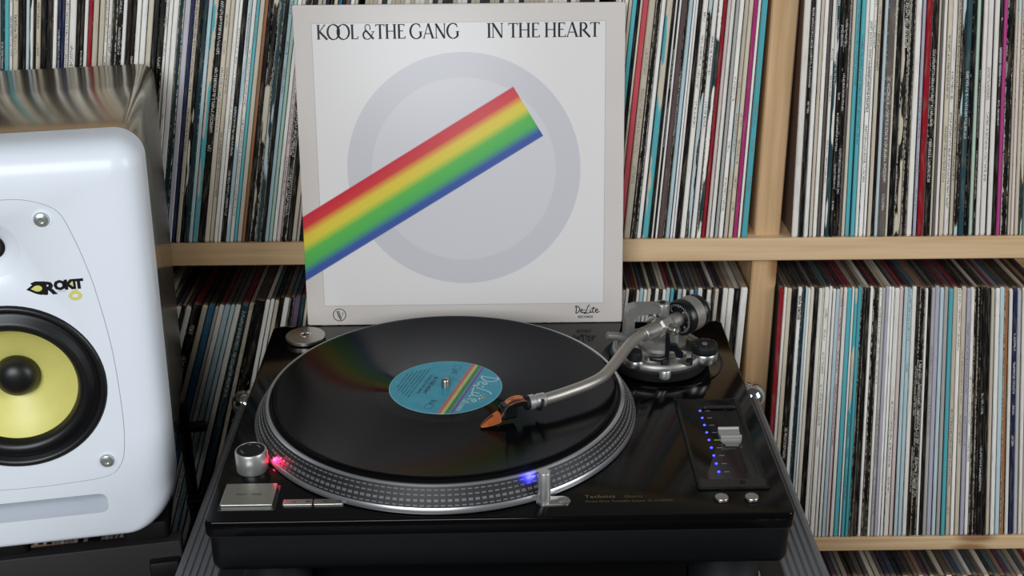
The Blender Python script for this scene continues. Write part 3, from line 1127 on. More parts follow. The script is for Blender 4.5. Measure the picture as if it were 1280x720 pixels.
# tonearm base
AX, AY, AZ = 155.0, 80.0, 40.0
BX, BY = 155.0, 88.0
b = MB()
b.lathe([(58.5, 0.02), (58.5, 0.8), (57.0, 1.0), (56.0, 0.5), (0.1, 0.4)], 72, (BX, BY, 0))
ab = b.build('tonearm_base_well', M['gloss_black'], TT, TO, 40)
b = MB()
pr = [(44, 0.5), (45.2, 1.4)]
b.lathe([(44, 0.5), (45.4, 1.4), (45.6, 9.5), (44.6, 10.6), (0.1, 10.6)], 72, (BX - 3, BY - 3, 0))
b.build('height_ring', M['rubber'], ab, TO, 40)
b = MB()
for i in range(110):
    a = 2 * PI * i / 110
    c0 = Vector((BX - 3 + 45.5 * math.cos(a), BY - 3 + 45.5 * math.sin(a), 0))
    e, tg = Vector((math.cos(a), math.sin(a), 0)), Vector((-math.sin(a), math.cos(a), 0))
    b.loops([[c0 - tg * 0.7 - e * 0.3 + Vector((0, 0, z)), c0 + e * 0.6 + Vector((0, 0, z)), c0 + tg * 0.7 - e * 0.3 + Vector((0, 0, z))] for z in (2, 9)])
tag(b.build('ring_knurling', M['rubber'], ab, TO), None, None, None, 'stuff')
b = MB()
b.lathe([(43.6, 10.4), (44.2, 11.4), (43.8, 15.0), (42.2, 16.6), (39.0, 16.2), (38.4, 14.6), (0.1, 14.6)], 72, (BX - 3, BY - 3, 0))
b.build('base_ring', M['dull_silver'], ab, TO, 40)
b = MB()
b.lathe([(34, 14.4), (34, 17.0), (30, 19.0), (0.1, 19.4)], 48, (BX - 4, BY + 2, 0))
b.build('base_plate', M['silver_disc'], ab, TO, 40)
b = MB()
b.lathe([(24, 19), (23.4, 22.0), (19, 25.5), (14, 27.0), (0.1, 27.2)], 40, (BX - 1, BY - 2, 0))
b.build('pivot_pedestal', M['dull_silver'], ab, TO, 40)
# arm that carries the anti-skate dial
b = MB()
poly = [(BX + 6, BY - 16), (BX + 40, BY - 29), (BX + 50, BY - 16), (BX + 44, BY - 6), (BX + 10, BY + 8)]
b.prism(poly, 14.6, 19.8)
b.build('anti_skate_arm', M['silver_disc'], ab, TO)
ASX, ASY = 192.0, 66.0
b = MB()
b.lathe([(12.0, 10.0), (12.4, 11.0), (12.4, 18.4), (11.8, 19.4), (0.1, 19.6)], 36, (ASX, ASY, 0))
b.build('anti_skate_collar', M['silver_disc'], ab, TO, 40)
b = MB()
b.lathe([(11.8, 19.4), (12.2, 20.2), (12.2, 26.6), (11.6, 27.6), (9.4, 27.8), (9.0, 27.2), (0.1, 27.0)], 40, (ASX, ASY, 0))
asd = b.build('anti_skate_dial', M['rubber'], ab, TO, 40)
b = MB()
for i in range(12):
    a = 2 * PI * i / 12
    b.strip([(ASX + r_ * math.cos(a), ASY + r_ * math.sin(a)) for r_ in (9.6, 11.2)], 0.6, 27.95)
b.lathe([(2.6, 27.0), (2.6, 27.8), (0.1, 28.0)], 12, (ASX, ASY, 0))
b.build('dial_print', M['tick'], asd, TO)
# bridge over the arm pivot
b = MB()


def slab(bm_, pts, half, e):
    """flat bar profile pts (3-D polyline of a closed outline) thickened along e"""
    e = Vector(e).normalized() * half
    bm_.loops([[Vector(p) - e for p in pts], [Vector(p) + e for p in pts]])


bx = Vector((AX, AY, 0))
ux = Vector((1, 0.12, 0)).normalized()
L_ = lambda u, z: bx + ux * u + Vector((0, 0, z))
slab(b, [L_(-39, 15), L_(-29, 15), L_(-29, 50), L_(-26, 54), L_(3, 56), L_(3, 62), L_(-28, 63.5), L_(-34, 62), L_(-37, 57)], 6.0, (-0.12, 1, 0))
b.build('pivot_bridge', M['dull_silver'], ab, TO)
b = MB()
b.lathe([(6.4, 52), (6.8, 53), (6.8, 62.5), (6.2, 63.4), (0.1, 63.6)], 28, (AX - 2, AY, 0))
b.build('bridge_cap', M['dull_silver'], ab, TO, 40)
b = MB()
b.lathe([(3.0, 63.2), (3.0, 64.0), (0.1, 64.2)], 12, (AX - 2, AY, 0))
b.build('screw', M['rubber'], ab, TO, 40)
# arm lock lever pointing outwards
b = MB()
b.cyl((122, 74, 31), (101, 70, 35), 4.2, 20, 3.8, bev=0.6)
b.cyl((126, 75, 30), (121, 74, 31.2), 5.2, 20, bev=0.5)
b.build('lock_lever', M['dull_silver'], ab, TO, 40)
b = MB()
b.cyl((119, 66, 14), (119, 66, 30), 6.2, 24, bev=0.6)
b.build('lever_post', M['dull_silver'], ab, TO, 40)
b = MB()
b.lathe([(7.2, 12), (7.2, 24), (6.6, 25), (0.1, 25.2)], 24, (126, 58, 0))
b.build('rest_post', M['rubber'], ab, TO, 40)
b = MB()
b.lathe([(8.6, 10.8), (9.0, 11.6), (9.0, 17.4), (8.2, 18.4), (0.1, 18.6)], 24, (127, 55, 0))
b.build('rest_foot', M['silver_disc'], ab, TO, 40)
# cueing lever: black hook in front of the pivot
b = MB()
slab(b, [(0, 0, 0), (4, 0, 0), (4.5, 0, 16), (9, 0, 15), (11, 0, 7), (17, 0, 5), (18, 0, 9), (13.5, 0, 19), (11, 0, 24), (5, 0, 26), (3.2, 0, 42), (0.2, 0, 42)], 2.2, (0, 1, 0))
b.xform(lambda p: Vector((153.0 + p.x * 0.95 + p.y * 0.2, 50.0 + p.y, 17.5 + p.z * 0.72)))
lh = b.build('cue_lever', M['black_plastic'], ab, TO)
b = MB()
b.tube([(153, 49.5, 21), (147, 45, 22), (139, 43, 24)], [2.4, 2.6, 2.0], 10)
b.build('cue_lever_tip', M['black_plastic'], lh, TO, 50)
b = MB()
b.lathe([(3.4, 13), (3.4, 21), (3.0, 21.6), (0.1, 21.8)], 20, (152.5, 47.5, 0))
b.build('lift_post', M['rubber'], ab, TO, 40)
b = MB()
b.lathe([(5.0, 5.6), (5.4, 6.4), (5.4, 13.0), (4.8, 13.8), (0.1, 14.0)], 24, (152.5, 41.0, 0))
b.build('lift_foot', M['silver'], ab, TO, 40)
b = MB()
b.lathe([(3.0, 14), (3.0, 19.4), (0.1, 19.6)], 16, (176, 50, 0))
b.build('stop_pin', M['rubber'], ab, TO, 40)
b = MB()
b.box(158, 176, 46, 54, 14.4, 17.4)
b.build('lift_bracket', M['silver_disc'], ab, TO)

# tonearm
raw = [(155, 81.5, 40.5), (143, 70, 40.4), (131, 58.5, 40.2), (119.5, 41, 40), (108.6, 17.5, 39.8), (98.2, -5.5, 39.5), (89, -21.5, 39.2), (76, -34, 38.8), (59.2, -45.5, 38.4), (47, -53, 38.1), (37, -58.2, 38), (29.8, -61, 38)]


def spline(p, n=4):
    p = [Vector(q) for q in p]
    out = []
    for i in range(len(p) - 1):
        a, b_, c_, d = p[max(i - 1, 0)], p[i], p[i + 1], p[min(i + 2, len(p) - 1)]
        for j in range(n):
            t_ = j / n
            out.append(0.5 * ((2 * b_) + (c_ - a) * t_ + (2 * a - 5 * b_ + 4 * c_ - d) * t_ ** 2 + (3 * b_ - a - 3 * c_ + d) * t_ ** 3))
    out.append(p[-1])
    return out


b = MB()
b.tube(spline(raw), 5.0, 16)
ta = b.build('tonearm', M['arm'], TT, TO, 50)
d0 = Vector((0.737, 0.676, 0))      # arm axis, towards the rear
P0 = Vector((AX, AY, AZ))
b = MB()
b.cyl(P0 - d0 * 29, P0 - d0 * 5, 7.0, 24, bev=0.6)
b.build('arm_sleeve', M['arm'], ta, TO, 40)
# gimbal housing
sx_ = d0.cross(Vector((0, 0, 1))).normalized()
b = MB()
ls = []
for t_, r_ in ((-9, 7.5), (-7, 9.5), (5, 9.5), (8, 8)):
    ls.append([P0 + d0 * t_ + sx_ * (r_ * math.cos(a)) + Vector((0, 0, r_ * math.sin(a))) for a in [2 * PI * (i + 0.5) / 8 for i in range(8)]])
b.loops(ls)
b.build('bearing_housing', M['arm'], ta, TO)
b = MB()
b.lathe([(4.6, 0), (5.0, 0.8), (5.0, 8), (4.4, 8.8), (2.2, 8.8), (2.0, 8.0), (0.1, 8.0)], 20, P0 + sx_ * 8, sx_)
b.lathe([(4.6, 0), (5.0, 0.8), (5.0, 8), (4.4, 8.8), (0.1, 8.6)], 20, P0 - sx_ * 8, -sx_)
b.build('bearing_screw', M['silver_disc'], ta, TO, 40)
b = MB()
b.box(-3, 3, -2.4, 2.4, -22, 4)
Rz = Matrix.Rotation(math.atan2(sx_.y, sx_.x), 3, 'Z')
b.xform(lambda p: P0 + sx_ * 13.5 + Rz @ p)
b.build('gimbal_leg', M['silver'], ta, TO)
# counterweight
b = MB()
b.cyl(P0 + d0 * 6, P0 + d0 * 26, 7.2, 28, bev=0.5)
b.build('rear_shaft', M['arm'], ta, TO, 40)
b = MB()
b.lathe([(7, 21), (16.2, 21.2), (17.2, 22.4), (17.2, 30)], 56, P0, d0)
cwd = b.build('force_dial', M['black_plastic'], ta, TO, 40)
b = MB()
e1 = sx_
e2 = d0.cross(sx_)
for i in range(40):
    a = 2 * PI * i / 40
    r0 = 12.6 if i % 5 else 11.6
    e = e1 * math.cos(a) + e2 * math.sin(a)
    tg = e2 * math.cos(a) - e1 * math.sin(a)
    c0 = P0 + d0 * 20.85
    b.add([c0 + e * r0 - tg * 0.25, c0 + e * r0 + tg * 0.25, c0 + e * 14.6 + tg * 0.25, c0 + e * 14.6 - tg * 0.25], [(0, 1, 2, 3)])
for i in range(4):
    a = 2 * PI * (i + 0.4) / 4
    e = e1 * math.cos(a) + e2 * math.sin(a)
    t = text_mb(('0', '1', '2', '3')[i], 2.6, 0.08, 1.0, 'CENTER')
    tgv = e2 * math.cos(a) - e1 * math.sin(a)
    place2d(t, P0 + d0 * 20.8 + e * 9.0, -tgv, e)
    b.add(t.v, t.f)
b.build('dial_print', M['pale_print'], cwd, TO)
b = MB()
b.lathe([(16.4, 29.5), (17.0, 30.2), (17.0, 42), (16.2, 42.8)], 56, P0, d0)
b.build('counterweight', M['dull_silver'], ta, TO, 40)
b = MB()
b.lathe([(16.4, 42.5), (17.0, 43.4), (16.4, 49.0), (13.0, 50.5), (0.1, 50.6)], 56, P0, d0)
b.build('counterweight_cap', M['black_plastic'], ta, TO, 40)
b = MB()
b.cyl(P0 + d0 * 50, P0 + d0 * 62, 7.0, 28, bev=0.8)
b.build('rear_stub', M['dull_silver'], ta, TO, 40)
# headshell
H0 = Vector(raw[-1])
hd = (Vector((-15.0, -78.0, 31.0)) - H0)
hx = Vector((hd.x, hd.y, 0)).normalized()
hy = Vector((-hx.y, hx.x, 0))
hz = Vector((0, 0, 1))
ad = (Vector(raw[-1]) - Vector(raw[-2])).normalized()
b = MB()
b.lathe([(5.0, -10), (6.0, -9), (6.0, -3), (5.4, -2), (5.4, 0), (6.3, 0.6), (6.3, 5), (5.6, 5.6)], 28, H0, ad)
b.build('locking_collar', M['silver'], ta, TO, 40)
b = MB()
b.lathe([(6.55, -6.4), (6.7, -5.6), (6.7, -4.2), (6.55, -3.4)], 24, H0, (ad + Vector((0.3, 0.25, 0.25))).normalized(), close=True)
b.lathe([(6.1, 4.6), (6.1, 8.5), (3.5, 9.5)], 20, H0, ad)
b.build('collar_ring', M['rubber'], ta, TO, 40)
HP = lambda u, v, z: H0 + hx * u + hy * v + hz * z
b = MB()
pl = [(6, -3.5), (10, -4.6), (26, -4.6), (29, -3.4), (29, 3.4), (26, 4.6), (10, 4.6), (6, 3.5)]
b.loops([[HP(u, v, z - 0.04 * u) for u, v in pl] for z in (1.0, 4.0)])
b.build('headshell', M['black_plastic'], ta, TO)
b = MB()
pl = [(17, -4.2), (28, -4.6), (31, -3.4), (31, 3.4), (28, 4.6), (17, 4.2)]
b.loops([[HP(u, v, -2.0 + 2.9) for u, v in pl], [HP(u, v, -8.0) for u, v in pl], [HP(24 + (u - 24) * 0.9, v * 0.8, -10.0) for u, v in pl]])
b.build('cartridge', M['black_plastic'], ta, TO)
# copper-coloured stylus guard at the tip
tip = Vector((-15.0, -79.6, 25.6))
bk_ = Vector((0.6, -73.6, 31.6))
dd = (tip - bk_)
b = MB()
ls = []
for f_, hw, hh in ((0.0, 4.6, 3.8), (0.08, 5.2, 4.5), (0.35, 4.8, 4.0), (0.7, 3.4, 2.7), (1.0, 1.6, 0.9)):
    c0 = bk_ + dd * f_
    ls.append([c0 + hy * (s_ * hw) + hz * (t_ * hh) for s_, t_ in ((-1, -0.7), (-0.7, -1), (0.7, -1), (1, -0.7), (0.9, 0.6), (0.45, 1), (-0.45, 1), (-0.9, 0.6))])
b.loops(ls)
sg = b.build('stylus_guard', M['copper'], ta, TO)
b = MB()
b.box(-0.5, 0.5, -0.5, 0.5, 0, 1)
c0 = bk_ + dd * 0.36
b = MB()
b.add([c0 + hy * 0.9 + hz * 4.5, c0 - hy * 0.9 + hz * 4.5, tip - hy * 0.4 + hz * 1.2, tip + hy * 0.4 + hz * 1.2, c0 + hy * 0.9 + hz * 2, c0 - hy * 0.9 + hz * 2, tip - hy * 0.4, tip + hy * 0.4], [(0, 1, 2, 3), (4, 7, 6, 5), (0, 3, 7, 4), (1, 5, 6, 2), (0, 4, 5, 1), (3, 2, 6, 7)])
b.build('guard_slot', M['black_plastic'], sg, TO)
b = MB()
b.tube([tip + hz * 0.8 - hx * 1.0, tip + hz * -0.2, tip + Vector((0, 0, -1.3))], [0.5, 0.4, 0.12], 6)
b.build('stylus', M['chrome'], sg, TO)
for i, (v0, v1, mt, bend) in enumerate(((-4.5, -3.2, 'copper_wire', 4.0), (-1.6, -1.2, 'copper_wire', 6.5), (1.6, 1.2, 'brown_wire', 6.0), (4.5, 3.4, 'brown_wire', 4.0))):
    b = MB()
    b.tube(spline([HP(6, v1 * 0.8, 2.5), HP(12, v0 * 1.0, 5.2), HP(20, v0 * 0.9 + (i % 2) * 1.2, 4.2 + 0.25 * bend), HP(27, v0 * 0.75, 0.6), bk_ - dd * 0.12 + hy * v1 * 0.7 + hz * 1.2, bk_ + hy * v1 * 0.7], 5), 0.85, 8)
    b.build('headshell_wire', M[mt], ta, TO, 60)
b = MB()
b.tube([HP(24, 4, 2.2), HP(29, 9, 2.4), HP(32, 14, 3.6)], [1.2, 1.0, 0.9], 8)
b.build('finger_lift', M['black_plastic'], ta, TO, 60)

# slip mat, record, 45 adapter (things resting on the deck)
b = MB()
b.lathe([(3.9, 0), (3.9, 2.0), (147, 2.0), (147.6, 1.0), (147.2, 0)], 120, (0, 0, 0), close=True)
o = b.build('slipmat', M['felt'], None, (0, 0, 0), 40, (PX * 0.001, PY * 0.001, ZT + 0.0197))
tag(o, 'black felt slipmat lying between platter and record', 'slipmat')

rec = empty('vinyl_record', (PX * 0.001, PY * 0.001, ZT + 0.0218))
rec.rotation_euler = (0, 0, math.radians(-107.4))
tag(rec, 'black vinyl record with turquoise centre label playing on the turntable', 'record')
b = MB()
b.lathe([(3.7, 0.2), (3.7, 2.1), (50, 2.1), (51.5, 1.7), (144.8, 1.8), (147.5, 2.3), (149.4, 2.2), (150.6, 1.4), (150.2, 0.6), (147, 0.2)], 180, close=True)
b.build('disc', M['vinyl'], rec, smooth=35)
b = MB()
b.lathe([(3.7, 2.05), (3.7, 2.3), (49.4, 2.3), (49.7, 2.05)], 120, close=True)
lbl = b.build('label', M['label'], rec)


def script_strokes():
    """hand-drawn 'De-Lite' script, unit: x 0..10, y 0..4"""
    return [
        [(0.55, 3.2), (0.5, 1.9), (0.35, 0.7)],
        [(0.0, 3.0), (0.5, 3.45), (1.3, 3.2), (1.85, 2.4), (1.6, 1.4), (0.9, 0.7), (0.2, 0.55)],
        [(2.2, 1.35), (2.9, 1.6), (2.95, 2.05), (2.5, 2.05), (2.2, 1.5), (2.35, 0.9), (2.9, 0.75), (3.4, 1.1)],
        [(3.5, 1.75), (4.1, 1.85)],
        [(5.9, 3.9), (5.2, 3.3), (4.7, 2.0), (4.3, 0.8), (3.9, 0.35), (3.5, 0.5), (3.9, 0.85), (4.9, 0.55), (5.9, 0.75)],
        [(6.1, 2.0), (6.0, 1.2), (6.25, 0.75), (6.8, 1.1)],
        [(6.25, 2.75), (6.35, 2.85)],
        [(7.3, 3.1), (7.0, 1.7), (7.1, 0.8), (7.6, 0.85)],
        [(6.5, 2.35), (8.1, 2.6)],
        [(8.0, 1.4), (8.8, 1.65), (8.9, 2.1), (8.4, 2.15), (8.05, 1.55), (8.25, 0.9), (8.9, 0.75), (9.6, 1.3)],
    ]


def script_mb(k, wd):
    b_ = MB()
    for st in script_strokes():
        sp_ = spline([(x * k, y * k, 0) for x, y in st], 5) if len(st) > 2 else [Vector((x * k, y * k, 0)) for x, y in st]
        b_.strip([(p.x, p.y) for p in sp_], wd, 0.0)
    return b_


t = script_mb(5.5, 1.6)
place2d(t, (-29.5, 21.5, 2.36), (1, 0, 0), (0, 1, 0))
t.build('label_logo', M['label_silver'], lbl)
b = MB()
b.strip([(10.6, 41.0), (11.6, 35.6)], 1.7, 2.37)
b.build('label_logo_accent', M['label_gold'], lbl)
t = text_mb('RECORDS', 3.6, 0.12, 0.9)
place2d(t, (17.5, 22.4, 2.36), (1, 0, 0), (0, 1, 0))
t.build('label_lettering', M['label_silver'], lbl)
t = text_mb('IN THE HEART', 3.6, 0.14, 1.0, 'CENTER')
place2d(t, (1, -15.6, 2.36), (1, 0, 0), (0, 1, 0))
t.build('label_lettering', M['label_ink'], lbl)
t = text_mb('KOOL & THE GANG', 2.8, 0.08, 1.0, 'CENTER')
place2d(t, (1, -20.4, 2.36), (1, 0, 0), (0, 1, 0))
t.build('label_lettering', M['label_ink'], lbl)
b = MB()
rr = random.Random(5)
for j in range(6):                       # fine credit lines, too small to read
    yy = -25.0 - j * 3.1
    hw = math.sqrt(max(48 ** 2 - yy ** 2, 0)) * (0.72 - 0.03 * j)
    x = -hw
    while x < hw - 1:
        l_ = rr.uniform(1.2, 4.2)
        b.strip([(x, yy), (min(x + l_, hw), yy)], 0.85, 2.36)
        x += l_ + rr.uniform(0.6, 1.0)
for sx in (-1, 1):
    for k_ in range(3):
        b.strip([(sx * (27 + k_ * 3.0), -4), (sx * (27 + k_ * 3.0), 2.0 - k_ * 1.3)], 1.2, 2.36)
for x0, y0, w0, h0 in ((34, -5, 8, 6), (-41, -5, 8, 6)):
    b.strip([(x0, y0), (x0 + w0, y0), (x0 + w0, y0 + h0), (x0, y0 + h0), (x0, y0)], 0.5, 2.36)
b.build('label_credits', M['label_ink'], lbl)

ad = empty('single_adapter', (-0.1905, 0.1462, ZT))
tag(ad, 'round silver single adapter resting on the black deck', 'adapter')
b = MB()
b.lathe([(3.6, 4.2), (3.6, 0.3), (19.0, 0.3), (19.6, 1.0), (19.6, 3.4), (19.0, 4.1), (6.2, 4.6), (6.0, 4.2)], 60, close=True)
b.build('disc', M['silver_disc'], ad, smooth=35)
b = MB()
b.lathe([(3.5, 0.4), (3.5, 3.0), (0.1, 3.0)], 24)
b.build('hub', M['rubber'], ad)
b = MB()
b.lathe([(3.7, 4.2), (3.9, 5.0), (5.8, 5.0), (6.0, 4.4)], 32, close=True)
b.build('hub_ring', M['chrome'], ad, smooth=40)

# ------------------------------------------------------------------ album sleeve leaning on the records
LEAN = math.radians(9.0)
alb = empty('album_sleeve', (-0.1922, 0.1765, ZT + 0.0002), (-LEAN, 0, math.radians(-0.35)))
tag(alb, 'pale square album sleeve with coloured stripe leaning behind the turntable', 'album sleeve')
b = MB()
ls = []
for ins, y in ((1.0, 0.0), (0.3, 0.3), (0.0, 1.0), (0.0, 3.0), (0.6, 3.8)):
    ls.append([(x + 157.5, y, z + 157.5) for x, z in rrect(318, 317, 2.2, 3, 1.5, 1.0, ins)])
b.loops(ls)
jk = b.build('jacket', M['album'], alb, smooth=30)
b = MB()
b.box(317.2, 318.2, 1.4, 2.6, 3, 314)
b.build('opening_edge', M['card_edge'], jk)

# roman lettering drawn with thick and thin pen strokes; unit cap height 1
TK, TN = 0.145, 0.06


def arc(cx, cy, rx, ry, a0, a1, n=20):
    return [(cx + rx * math.cos(math.radians(a0 + (a1 - a0) * i / n)), cy + ry * math.sin(math.radians(a0 + (a1 - a0) * i / n))) for i in range(n + 1)]


def oring(cx, rx):
    pts = arc(cx, 0.5, rx, 0.51, 0, 360, 28)
    ws = [TN + (TK - TN) * abs(math.cos(math.radians(360 * i / 28 - 12))) for i in range(29)]
    return pts, ws


def serif(x, y, h=0.10):
    return ([(x - h, y), (x + h, y)], 0.045)


GLY = {
    'I': (0.22, [([(0.11, 0), (0.11, 1)], TK), serif(0.11, 0.02, 0.14), serif(0.11, 0.98, 0.14)]),
    'N': (0.86, [([(0.12, 0), (0.12, 1)], TN), ([(0.10, 1), (0.74, 0)], TK), ([(0.74, 0), (0.74, 1)], TN), serif(0.10, 0.98), serif(0.12, 0.02), serif(0.74, 0.98)]),
    'T': (0.66, [([(0.33, 0), (0.33, 1)], TK), ([(0.0, 0.97), (0.66, 0.97)], TN), ([(0.02, 0.98), (0.02, 0.84)], TN), ([(0.64, 0.98), (0.64, 0.84)], TN), serif(0.33, 0.02, 0.15)]),
    'H': (0.84, [([(0.14, 0), (0.14, 1)], TK), ([(0.70, 0), (0.70, 1)], TK), ([(0.14, 0.52), (0.70, 0.52)], TN), serif(0.14, 0.02, 0.14), serif(0.14, 0.98, 0.14), serif(0.70, 0.02, 0.14), serif(0.70, 0.98, 0.14)]),
    'E': (0.60, [([(0.14, 0), (0.14, 1)], TK), ([(0.08, 0.97), (0.54, 0.97)], TN), ([(0.14, 0.53), (0.46, 0.53)], TN), ([(0.08, 0.03), (0.58, 0.03)], TN), ([(0.54, 0.98), (0.52, 0.85)], TN), ([(0.57, 0.02), (0.60, 0.17)], TN)]),
    'A': (0.82, [([(0.06, 0), (0.40, 1.02)], TN), ([(0.40, 1.02), (0.74, 0)], TK), ([(0.17, 0.33), (0.62, 0.33)], TN), serif(0.06, 0.02, 0.09), serif(0.74, 0.02, 0.12)]),
    'R': (0.76, [([(0.14, 0), (0.14, 1)], TK), ([(0.10, 0.97), (0.30, 0.97)] + arc(0.30, 0.73, 0.24, 0.24, 90, -90, 14) + [(0.14, 0.49)], [TN, TN] + [TN + (TK - TN) * math.cos(math.radians(90 - 180 * i / 14)) for i in range(15)] + [TN]), ([(0.32, 0.49), (0.80, -0.02)], TK), serif(0.14, 0.02, 0.14)]),
    'K': (0.74, [([(0.14, 0), (0.14, 1)], TK), ([(0.62, 0.98), (0.20, 0.52)], TN), ([(0.22, 0.54), (0.78, -0.02)], TK), serif(0.14, 0.02, 0.13), serif(0.14, 0.98, 0.13), serif(0.62, 0.98, 0.08)]),
    'L': (0.56, [([(0.14, 0), (0.14, 1)], TK), ([(0.08, 0.03), (0.54, 0.03)], TN), ([(0.53, 0.02), (0.56, 0.19)], TN), serif(0.14, 0.98, 0.14)]),
    'G': (0.92, [(arc(0.47, 0.5, 0.43, 0.51, 52, 318, 24), [TN + (TK - TN) * abs(math.cos(math.radians(52 + 266 * i / 24))) for i in range(25)]), ([(0.80, 0.12), (0.80, 0.46)], TK), serif(0.80, 0.46, 0.14), ([(0.74, 0.92), (0.77, 0.74)], TN)]),
    'O': (0.74, [oring(0.46, 0.43)]),
    'Q': (0.94, [oring(0.46, 0.43)]),
    '&': (0.92, [(arc(0.38, 0.77, 0.19, 0.22, -40, 200, 14) + [(0.22, 0.62), (0.80, 0.0)], [TN] * 15 + [TK * 0.8, TK]), (arc(0.34, 0.27, 0.30, 0.29, 100, 330, 14) + [(0.66, 0.22), (0.80, 0.48)], [TN] + [TK * 0.8] * 8 + [TN] * 8), serif(0.78, 0.5, 0.12)]),
}


def roman(txt, cap, x0, x1):
    """lay glyphs out so the line spans x0..x1"""
    adv = []
    for ch in txt:
        adv.append(0.30 if ch == ' ' else GLY[ch][0] + (0.05 if ch != 'O' else 0.0))
    tot = sum(adv) * cap
    kx = (x1 - x0) / tot
    b_ = MB()
    x = 0.0
    for ch, a in zip(txt, adv):
        if ch != ' ':
            for q, (pts, wd) in enumerate(GLY[ch][1]):
                b_.strip([((x + px) * cap * kx, py * cap) for px, py in pts], [v * cap for v in wd] if isinstance(wd, list) else wd * cap, q * 0.01)
        x += a
    return b_


def on_album(mb_, x, z, lift=0.12):
    return mb_.xform(lambda p: Vector((x + p.x, -lift - p.z, z + p.y)))


t = roman('KOQL &THE GANG', 13.8, 0, 137)
on_album(t, 22.5, 284.6)
t.build('title_lettering', M['ink'], jk)
t = roman('IN THE HEART', 13.8, 0, 108)
on_album(t, 186, 284.6)
t.build('title_lettering', M['ink'], jk)
# circled mark
b = MB()
b.strip(arc(0, 0, 6.3, 6.3, 0, 360, 40), 0.75, 0)
b.strip([(-2.6, 4.2), (-0.6, -1.6), (1.2, -5.6)], [0.9, 1.1, 0.8], 0.01)
b.strip([(-0.6, 3.6), (1.6, -4.0), (3.6, 2.6)], [0.9, 1.1, 0.6], 0.02)
b.strip([(-0.9, 4.4), (1.0, -2.0)], 0.6, 0.03)
on_album(b, 32.5, 10.8)
b.build('circled_mark', M['ink'], jk)
t = script_mb(2.55, 0.95)
on_album(t, 270.5, 8.4)
t.build('label_logo', M['ink'], jk)
t = text_mb('RECORDS', 2.4, 0.08, 1.0, 'CENTER')
on_album(t, 281, 4.8)
t.build('label_lettering', M['ink'], jk)

# ------------------------------------------------------------------ loudspeaker
K = 0.9605
SP_YAW = math.radians(10)
wc = Vector((-390.4, -76.3, 65.6))
spk_base = wc - Vector((0, 0, 154 * K))
spk = empty('loudspeaker', (spk_base.x * 0.001, spk_base.y * 0.001, ZT + spk_base.z * 0.001), (0, 0, SP_YAW))
tag(spk, 'white studio loudspeaker with yellow cone on a black stand', 'loudspeaker')
HW, HH, HB = 123.5, 368.0, -7.0


def taper(z):                   # the cabinet narrows towards its foot
    return 0.925 + 0.075 * min(1.0, max(0.0, (z + 7) / 230.0)) ** 0.8
CORN = [46, 24, 24, 46]         # bottom right, top right, top left, bottom left


def front_loop(ins, y, n=10):
    out = []
    for x, z in rrect(2 * HW, HH, CORN, n, 0, 0, ins):
        if z < 0:
            z = z - 0.72 * ins * min(1.0, -z / (HH / 2 - ins))     # the lower lip is squarer than the top
        zz = z + HH / 2 + HB
        out.append((x * taper(zz), y, zz))
    return out


b = MB(K)
prf = [(30, 0.0), (22, 0.6), (15, 2.4), (9, 5.8), (4.5, 11), (1.5, 18), (0.2, 27), (0, 40), (0, 50), (2, 52)]
ls = [front_loop(i_, y_) for i_, y_ in prf]
# front face with openings: woofer, tweeter and port cut by a boolean-free ring build
b.loops(ls, cap0=True, cap1=True)
baf = b.build('baffle', M['spk_white'], spk, smooth=50)


def cutter(mbs, name):
    o = mbs.build(name, M['spk_white'])
    return o


def cut(target, mb_):
    c_ = mb_.build('cutter', M['spk_white'])
    md = target.modifiers.new('cut', 'BOOLEAN')
    md.object = c_
    md.operation = 'DIFFERENCE'
    md.solver = 'EXACT'
    dg = bpy.context.evaluated_depsgraph_get()
    dg.update()
    me = bpy.data.meshes.new_from_object(target.evaluated_get(dg))
    target.modifiers.clear()
    old = target.data
    target.data = me
    bpy.data.meshes.remove(old)
    bpy.data.objects.remove(c_)


WR = 74.5
WX = -2.5
# cutters are built in world space of the speaker's root: place them there
def in_spk(mb_):
    ca, sa = math.cos(SP_YAW), math.sin(SP_YAW)
    mb_.xform(lambda p: Vector((ca * p.x * K - sa * p.y * K + spk_base.x, sa * p.x * K + ca * p.y * K + spk_base.y, p.z * K + spk_base.z + ZT * 1000)))
    mb_.k = 1.0
    return mb_


bpy.context.view_layer.update()
c_ = MB()
c_.cyl((WX, -10, 154), (WX, 38, 154), WR + 1.5, 72)
cut(baf, in_spk(c_))
c_ = MB()
c_.lathe([(27, -2), (23.5, 0.8), (16, 4.5), (10.5, 10), (10.5, 24)], 56, (-2, 0, 278), (0, 1, 0))
cut(baf, in_spk(c_))
c_ = MB()
c_.loops([[(x, y, z + 33.0) for x, z in rrect(118, 19.5, 7, 6)] for y in (-10, 46)])
cut(baf, in_spk(c_))
baf.data.shade_smooth()
baf.data.set_sharp_from_angle(angle=math.radians(40))

b = MB(K)
cab = [(4, 49), (2.6, 54), (2.6, 286), (5, 290)]
ls = []
for i_, y_ in cab:
    ls.append([(x * taper(z + HH / 2), y_, z + HH / 2 + HB + 4) for x, z in rrect(2 * HW - 6, HH - 8, [16, 16, 16, 16], 8, 0, 0, i_)])
b.loops(ls)
b.build('cabinet', M['spk_gloss'], spk, smooth=50)
